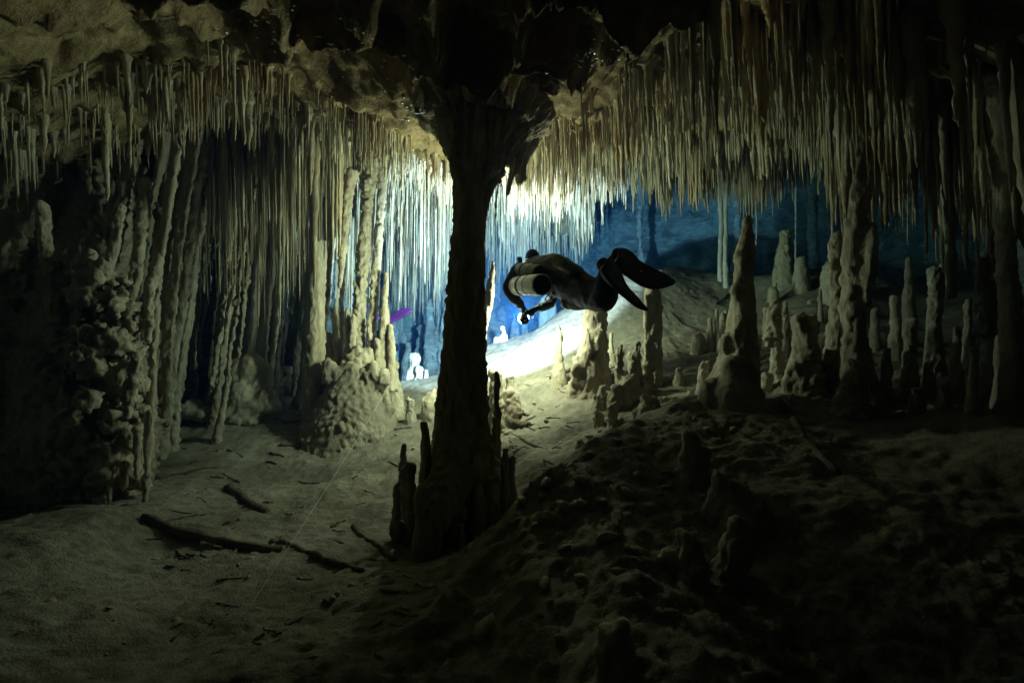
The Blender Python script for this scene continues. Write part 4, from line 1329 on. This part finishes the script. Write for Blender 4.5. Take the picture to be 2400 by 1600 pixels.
diver = empty("person", P(1340, 690, 4.5))
tag(diver, "diver in a black suit swimming away to the left with fins raised", "person")
TORCH = P(1230, 751, 4.90)
body = [
    limb([(1240, 628, .10, 5.0), (1262, 640, .175, 4.92), (1300, 648, .20, 4.72), (1338, 664, .175, 4.52), (1368, 684, .150, 4.34), (1388, 692, .13, 4.2)], 24, 20),
    limb([(1255, 628, .12, 4.95), (1290, 628, .135, 4.75), (1322, 634, .12, 4.58), (1348, 652, .085, 4.4)], 20, 16),
    ellipsoid(P(1248, 606, 5.02), (.088, .10, .112)), limb([(1247, 612, .075, 5.0), (1250, 632, .085, 4.97)], 8, 14),
    # left arm
    limb([(1238, 634, .085, 4.95), (1215, 632, .075, 4.9), (1200, 655, .066, 4.86), (1190, 676, .058, 4.84), (1202, 694, .052, 4.86), (1217, 710, .044, 4.9), (1226, 724, .034, 4.95)], 26, 14),
    # right arm
    limb([(1282, 655, .08, 5.05), (1296, 682, .066, 5.1), (1294, 704, .056, 5.08), (1276, 716, .048, 5.04), (1260, 722, .04, 5.0), (1250, 727, .034, 4.99)], 24, 14),
    # thighs, knees, shins
    limb([(1366, 676, .15, 4.35), (1388, 690, .135, 4.2), (1410, 700, .118, 4.05), (1418, 690, .108, 3.96), (1421, 662, .09, 3.88), (1420, 636, .062, 3.82), (1418, 622, .05, 3.8)], 30, 16),
    limb([(1350, 684, .15, 4.5), (1345, 696, .125, 4.5), (1362, 700, .11, 4.4), (1390, 690, .10, 4.25), (1420, 658, .085, 4.15), (1438, 622, .062, 4.06), (1446, 606, .05, 4.02)], 30, 16),
    # feet in the foot pockets
    limb([(1417, 630, .05, 3.8), (1414, 618, .052, 3.78), (1424, 622, .045, 3.74)], 10, 12),
    limb([(1444, 612, .05, 4.03), (1446, 596, .052, 4.0), (1456, 600, .045, 3.97)], 10, 12),
]
body += hand_parts(P(1226, 722, 4.95), P(1231, 738, 4.99) - P(1226, 722, 4.95), 1, np.array((0.6, 0.5, 0.1)), 0.16)
body += hand_parts(P(1250, 726, 4.99), P(1234, 738, 5.0) - P(1250, 726, 4.99), -1, np.array((-0.4, 0.6, -0.1)), 0.16)
v, f, nr = fuse(body, 0.012, 2)
fold = 0.008 * ridged(v * np.array((5, 5, 9)) + 4, 3) * sstep(0.02, 0.2, np.abs(v[:, 1] - 5.05))
v = v + nr * (fold - 0.006)[:, None]
part("body", (v, f), M_SUIT, diver)
# sleeves of lighter cloth over both forearms
part("sleeve", limb([(1192, 680, .062, 4.84), (1204, 697, .058, 4.86), (1216, 709, .050, 4.9), (1221, 717, .044, 4.92)], 16, 16), M_SLEEVE, diver)
part("sleeve", limb([(1292, 708, .060, 5.07), (1278, 716, .054, 5.04), (1264, 721, .046, 5.0)], 14, 16), M_SLEEVE, diver)
part("wing", limb([(1270, 612, .05, 4.85), (1298, 608, .08, 4.72), (1328, 620, .07, 4.58), (1350, 642, .04, 4.45)], 18, 14, 0.8), M_RUB, diver)
part("pouch", limb([(1318, 712, .03, 4.6), (1330, 708, .075, 4.52), (1345, 706, .06, 4.46), (1352, 704, .03, 4.42)], 12, 12), M_RUB, diver)
for a, b in [((1232, 622, 4.9), (1300, 690, 4.55)), ((1330, 614, 4.42), (1342, 712, 4.38))]:
    part("strap", tube(np.array([P(*a), 0.5 * (P(*a) + P(*b)) + np.array((0, -0.10, 0)), P(*b)]), np.array([0.012, 0.014, 0.012]), 8, 0.4), M_RUB, diver)
part("mask_strap", tube(np.array([P(1230, 606, 5.0), P(1240, 607, 4.925), P(1250, 606, 4.915), P(1263, 603, 4.98)]), np.array([.012] * 4), 8, 0.5), M_OLIVE, diver)
part("regulator_hose", tube(smooth_path([P(1222, 640, 4.8), P(1226, 622, 4.82), P(1236, 616, 4.9), P(1238, 628, 5.0)], 20), np.full(20, .009), 8), M_RUB, diver)
part("regulator_hose", tube(smooth_path([P(1285, 690, 4.55), P(1278, 702, 4.6), P(1290, 706, 4.7), P(1298, 696, 4.75)], 20), np.full(20, .006), 8), M_TAGM, diver)
part("valve_knob", lathe(P(1217, 602, 4.86), P(1219, 618, 4.86), [(0, .0), (0, .018), (.1, .026), (.9, .026), (1, .018), (1, 0)], 14), M_RUB, diver)
part("shin_tag", limb([(1403, 668, .012, 3.93), (1418, 654, .018, 3.84)], 4, 4, 0.25), M_TAGM, diver)
# fins
part("fin", fin([(1424, 605, 3.86), (1447, 634, 3.78), (1465, 670, 3.70), (1491, 697, 3.62), (1518, 726, 3.55)],
                [(1408, 628, 3.66), (1420, 650, 3.60), (1440, 671, 3.55), (1468, 696, 3.52), (1491, 716, 3.52), (1516, 728, 3.54)]), M_RUB, diver)
part("fin", fin([(1446, 592, 4.06), (1461, 587, 4.04), (1480, 596, 4.0), (1500, 616, 3.96), (1531, 632, 3.92), (1561, 646, 3.88), (1583, 661, 3.84)],
                [(1442, 614, 3.90), (1453, 629, 3.88), (1469, 643, 3.84), (1488, 657, 3.80), (1512, 671, 3.78), (1543, 676, 3.78), (1579, 666, 3.82)]), M_RUB, diver)


def tank(name, bot, top, r, mat, label, bands=(0.42, 0.72), boot=False, spin=None):
    root = empty(name, bot)
    tag(root, label, "diving tank")
    L = np.linalg.norm(np.array(top) - np.array(bot))
    part("cylinder", lathe(bot, top, [(0, 0), (0, r * .82), (.006, r * .93), (.02, r), (.80, r), (.88, r * .86), (.95, r * .5), (1, r * .3), (1, 0)], 40), mat, root)
    part("base_cap", lathe(bot, top, [(-.012, 0), (-.012, r * .8), (-.004, r * .9), (.012, r * 1.012), (.02, r * 1.012)], 40), M_RUB, root)
    for b, hw in zip(bands, (.008, .035)):
        part("band", lathe(bot, top, [(b - hw, r), (b - hw, r * 1.03), (b + hw, r * 1.03), (b + hw, r)], 40), M_RUB, root)
    part("rim", lathe(bot, top, [(-.004, r * .86), (-.008, r * .93), (.004, r * 1.0), (.02, r * 1.006), (.03, r)], 40), mat, root)
    part("valve", lathe(np.array(bot) + (np.array(top) - np.array(bot)) * 1.0, np.array(bot) + (np.array(top) - np.array(bot)) * 1.12, [(0, 0), (0, .02), (.7, .024), (1, .02), (1, 0)], 14), M_STEEL, root)
    part("clip", lathe(np.array(bot) + (np.array(top) - np.array(bot)) * bands[0] + np.array((0, -r * 1.03, 0)), np.array(bot) + (np.array(top) - np.array(bot)) * (bands[0] + .05) + np.array((0, -r * 1.09, 0)), [(0, 0), (0, .02), (1, .02), (1, 0)], 10), M_RUB, root)
    return root


tank("diving_tank", P(1270, 667, 4.22), P(1198, 671, 5.0), 0.1, M_TANK, "silver tank with black bands slung under the diver's left side", (0.30, 0.52))
tank("diving_tank", P(1264, 640, 4.52), P(1212, 631, 4.92), 0.078, M_OLIVE, "dull olive tank beside the diver's left shoulder above the silver one", (0.25, 0.6))
can = empty("canister", P(1306, 611, 4.42))
tag(can, "olive canister with a ringed end strapped on the diver's back", "canister")
part("tube_body", lathe(P(1306, 611, 4.14), P(1360, 640, 4.40), [(0, .050), (0, .056), (.05, .058), (.9, .058), (1, .05), (1, 0)], 28), M_OLIVE, can)
part("end_ring", lathe(P(1305, 610.5, 4.132), P(1360, 640, 4.40), [(.02, .0), (.02, .012), (0, .014), (0, .018), (.02, .02), (.02, .032), (0, .034), (0, .038), (.02, .04), (.02, .047), (0, .05), (0, .058), (.05, .06)], 28), plain("pale_olive_ring", (0.30, 0.29, 0.2), 0.5), can)

# dive torch in the hands (points away from the camera)
tor = empty("dive_torch", TORCH)
tag(tor, "round dive torch in the diver's hands, lit and facing away", "torch")
TDIR = np.array((-0.12, 0.93, 0.34))
TDIR /= np.linalg.norm(TDIR)
M_GLOW = plain("lit_lens", (0.9, 0.9, 0.9), 0.3, 0, 0.5, 10, 0.01, 0, (0.9, 0.95, 1.0), 60)
part("housing", lathe(TORCH, TORCH + TDIR * 0.10, [(0, 0), (0, .038), (.1, .046), (.55, .048), (.7, .052), (1, .052), (1, .046), (.86, .044)], 28), M_RUB, tor)
part("back_button", lathe(TORCH - TDIR * 0.008, TORCH, [(0, 0), (0, .008), (1, .010)], 14), M_STEEL, tor)
part("lens", lathe(TORCH + TDIR * 0.102, TORCH + TDIR * 0.112, [(0, 0), (0, .060), (1, .058), (1, 0)], 28), M_GLOW, tor)  # glowing disc wider than the housing, its rim imitates the torch's halo
part("handle", tube(np.array([TORCH + np.array((-.0, .05, .05)), TORCH + np.array((.0, .05, .085)), TORCH + np.array((.01, .02, .10))]), np.array([.012, .014, .012]), 8), M_RUB, tor)


def lamp(name, kind, loc, energy, color, size, parent=None, direction=None, angle=None, blend=0.3):
    ld = bpy.data.lights.new(name, kind)
    ld.energy = energy
    ld.color = color
    ld.shadow_soft_size = size
    if kind == 'SPOT':
        ld.spot_size = angle
        ld.spot_blend = blend
    o = bpy.data.objects.new(name, ld)
    COL.objects.link(o)
    o.location = tuple(loc)
    if direction is not None:
        o.rotation_euler = Vector(tuple(direction)).to_track_quat('-Z', 'Y').to_euler()
    if parent is not None:
        o.parent = parent
        o.matrix_parent_inverse = Matrix.Translation(-Vector(parent.location))
    return o


lamp("torch_beam", 'SPOT', TORCH + TDIR * 0.13, LAMP_TORCH, (0.95, 0.94, 1.0), 0.045, tor, TDIR, math.radians(98), 0.25)

lamp("torch_flood", 'POINT', TORCH + TDIR * 0.135, LAMP_TORCH_SPILL, (1.0, 0.91, 0.58), 0.03, tor)

FILL_POS = P(1244, 596, 5.13)
part("fill_lamp_case", lathe(FILL_POS, FILL_POS + np.array((-0.02, 0.06, 0.0)), [(0, 0), (0, .016), (.6, .018), (1, .022), (1, .018), (.9, .0)], 16), M_RUB, diver)  # added case for the fill light, unseen behind the head
lamp("fill_lamp", 'POINT', FILL_POS + np.array((-0.02, 0.11, 0.01)), LAMP_FILL, (1.0, 0.91, 0.58), 0.03, diver)  # added fill light for the right-hand hill, not a lamp the diver wears

# remote light clamped to the companion stalagmite, hidden by the main column
BL = P(1096, 680, 5.2)
rem = empty("remote_light", BL)
tag(rem, "remote dive light clamped out of sight behind the main column", "dive light")
part("housing", lathe(BL + np.array((0, -0.14, 0)), BL + np.array((0, 0.0, 0)), [(0, 0), (0, .03), (.6, .03), (.8, .05), (1, .05), (1, .042), (.9, .04), (.9, 0)], 24), M_RUB, rem)
part("bracket", tube(np.array([BL + np.array((0, -0.08, 0)), BL + np.array((0.10, -0.12, -0.06)), P(1144, 710, 5.0)]), np.array([.012, .012, .012]), 8), M_RUB, rem)
lamp("remote_light_beam", 'SPOT', BL + np.array((0, 0.05, 0.0)), LAMP_BACK, (1.0, 0.83, 0.46), 0.045, rem, (0.05, 0.9, 0.30), math.radians(178), 0.18)
lamp("remote_light_spill", 'POINT', BL + np.array((0, 0.22, 0.0)), LAMP_SPILL, (1.0, 0.93, 0.56), 0.05, rem)

# ------------------------------------------------------------------ second diver, mostly behind the left columns
M_PURP = plain("purple_fin", (0.16, 0.022, 0.16), 0.4, 0, 0.5, 10, 0.1, 0.05)
M_BLUE = plain("blue_paint", (0.02, 0.13, 0.45), 0.4, 0, 0.5, 10, 0.1, 0.05)
M_NAVY = plain("navy_suit", (0.015, 0.02, 0.06), 0.6, 0, 0.4, 30, 0.3, 0.2)
d2 = empty("person", P(880, 790, 9.6))
tag(d2, "far diver with a purple fin, mostly hidden behind the left column group", "person")
body2 = [limb([(856, 800, .12, 9.9), (866, 800, .19, 9.75), (880, 796, .19, 9.7), (896, 790, .16, 9.4)], 20, 16), ellipsoid(P(848, 796, 10.05), (.09, .10, .115)), limb([(850, 797, .08, 10.0), (856, 799, .1, 9.9)], 6, 12),
         limb([(892, 794, .13, 9.4), (906, 800, .1, 9.2), (904, 780, .08, 9.05), (906, 760, .06, 9.0), (910, 750, .05, 8.95)], 20, 12),
         limb([(892, 790, .13, 9.5), (900, 796, .1, 9.4), (896, 774, .08, 9.3), (894, 758, .06, 9.25), (896, 748, .05, 9.2)], 20, 12),
         limb([(850, 806, .08, 10.1), (846, 822, .06, 10.2), (838, 830, .045, 10.4), (832, 830, .035, 10.5)], 16, 10), limb([(862, 796, .08, 10.3), (856, 820, .06, 10.5), (844, 828, .045, 10.6), (838, 830, .035, 10.65)], 16, 10)]
body2 += hand_parts(P(832, 830, 10.5), np.array((-0.7, 0.7, -.1)), 1, np.array((0.2, 0.2, -0.9)), 0.16)
body2 += hand_parts(P(838, 830, 10.65), np.array((-0.7, 0.7, -.1)), -1, np.array((0.2, 0.2, -0.9)), 0.16)
v, f, nr = fuse(body2, 0.02, 2)
part("body", (v, f), M_NAVY, d2)
part("fin", fin([(906, 748, 9.0), (925, 735, 8.9), (945, 724, 8.8), (968, 722, 8.7)], [(912, 756, 8.86), (932, 748, 8.76), (952, 736, 8.7), (969, 724, 8.7)]), M_PURP, d2)
part("fin", fin([(892, 746, 9.25), (880, 735, 9.2), (868, 724, 9.1), (856, 720, 9.0)], [(898, 752, 9.12), (886, 746, 9.05), (872, 736, 9.0), (857, 722, 9.0)]), M_PURP, d2)
tank("diving_tank", P(927, 815, 9.2), P(876, 812, 9.75), 0.09, M_BLUE, "bright blue tank end peeping out right of the left column group", (0.35, 0.6))
T2 = P(846, 812, 10.0)
T2D = np.array((0.80, -0.15, 0.55))
T2D /= np.linalg.norm(T2D)
t2 = empty("dive_torch", T2)
tag(t2, "far diver's lit torch hidden behind the left column group", "torch")
part("housing", lathe(T2, T2 + T2D * 0.1, [(0, 0), (0, .038), (.55, .045), (1, .05), (1, .044), (.86, .042)], 24), M_RUB, t2)
part("lens", lathe(T2 + T2D * .09, T2 + T2D * .094, [(0, 0), (0, .043), (1, .043), (1, 0)], 24), M_GLOW, t2)
lamp("far_torch_beam", 'SPOT', T2 + T2D * 0.14, LAMP_SECOND, (0.85, 0.95, 1.0), 0.05, t2, T2D, math.radians(125), 0.4)

# ------------------------------------------------------------------ water that fills the cave
v = np.array([(x, y, z) for x in (-9, 13) for y in (-4.5, 21) for z in (-2.5, 10.5)], float)
f = np.array([(0, 1, 3, 2), (4, 6, 7, 5), (0, 4, 5, 1), (2, 3, 7, 6), (0, 2, 6, 4), (1, 5, 7, 3)])
o = link("haze", mesh_np("haze", v, f, False))
m = bpy.data.materials.new("cave_water")
m.use_nodes = True
nt = m.node_tree
nt.nodes.remove(nt.nodes["Principled BSDF"])
pv = nt.nodes.new('ShaderNodeVolumePrincipled')
nt.links.new(pv.outputs[0], nt.nodes["Material Output"].inputs['Volume'])
D = 0.12
ss = (0.0006, 0.0035, 0.012)
sa = (0.088, 0.036, 0.009)
colr = [s / D for s in ss]
ab = [max(0.0, 1 - a / (D * (1 - c))) ** 2 for a, c in zip(sa, colr)]
pv.inputs['Color'].default_value = (*colr, 1)
pv.inputs['Absorption Color'].default_value = (*ab, 1)
pv.inputs['Density'].default_value = D
pv.inputs['Anisotropy'].default_value = 0.3
o.data.materials.append(m)
tag(o, "clear cave water, blue with distance, filling the whole cave", kind="stuff")
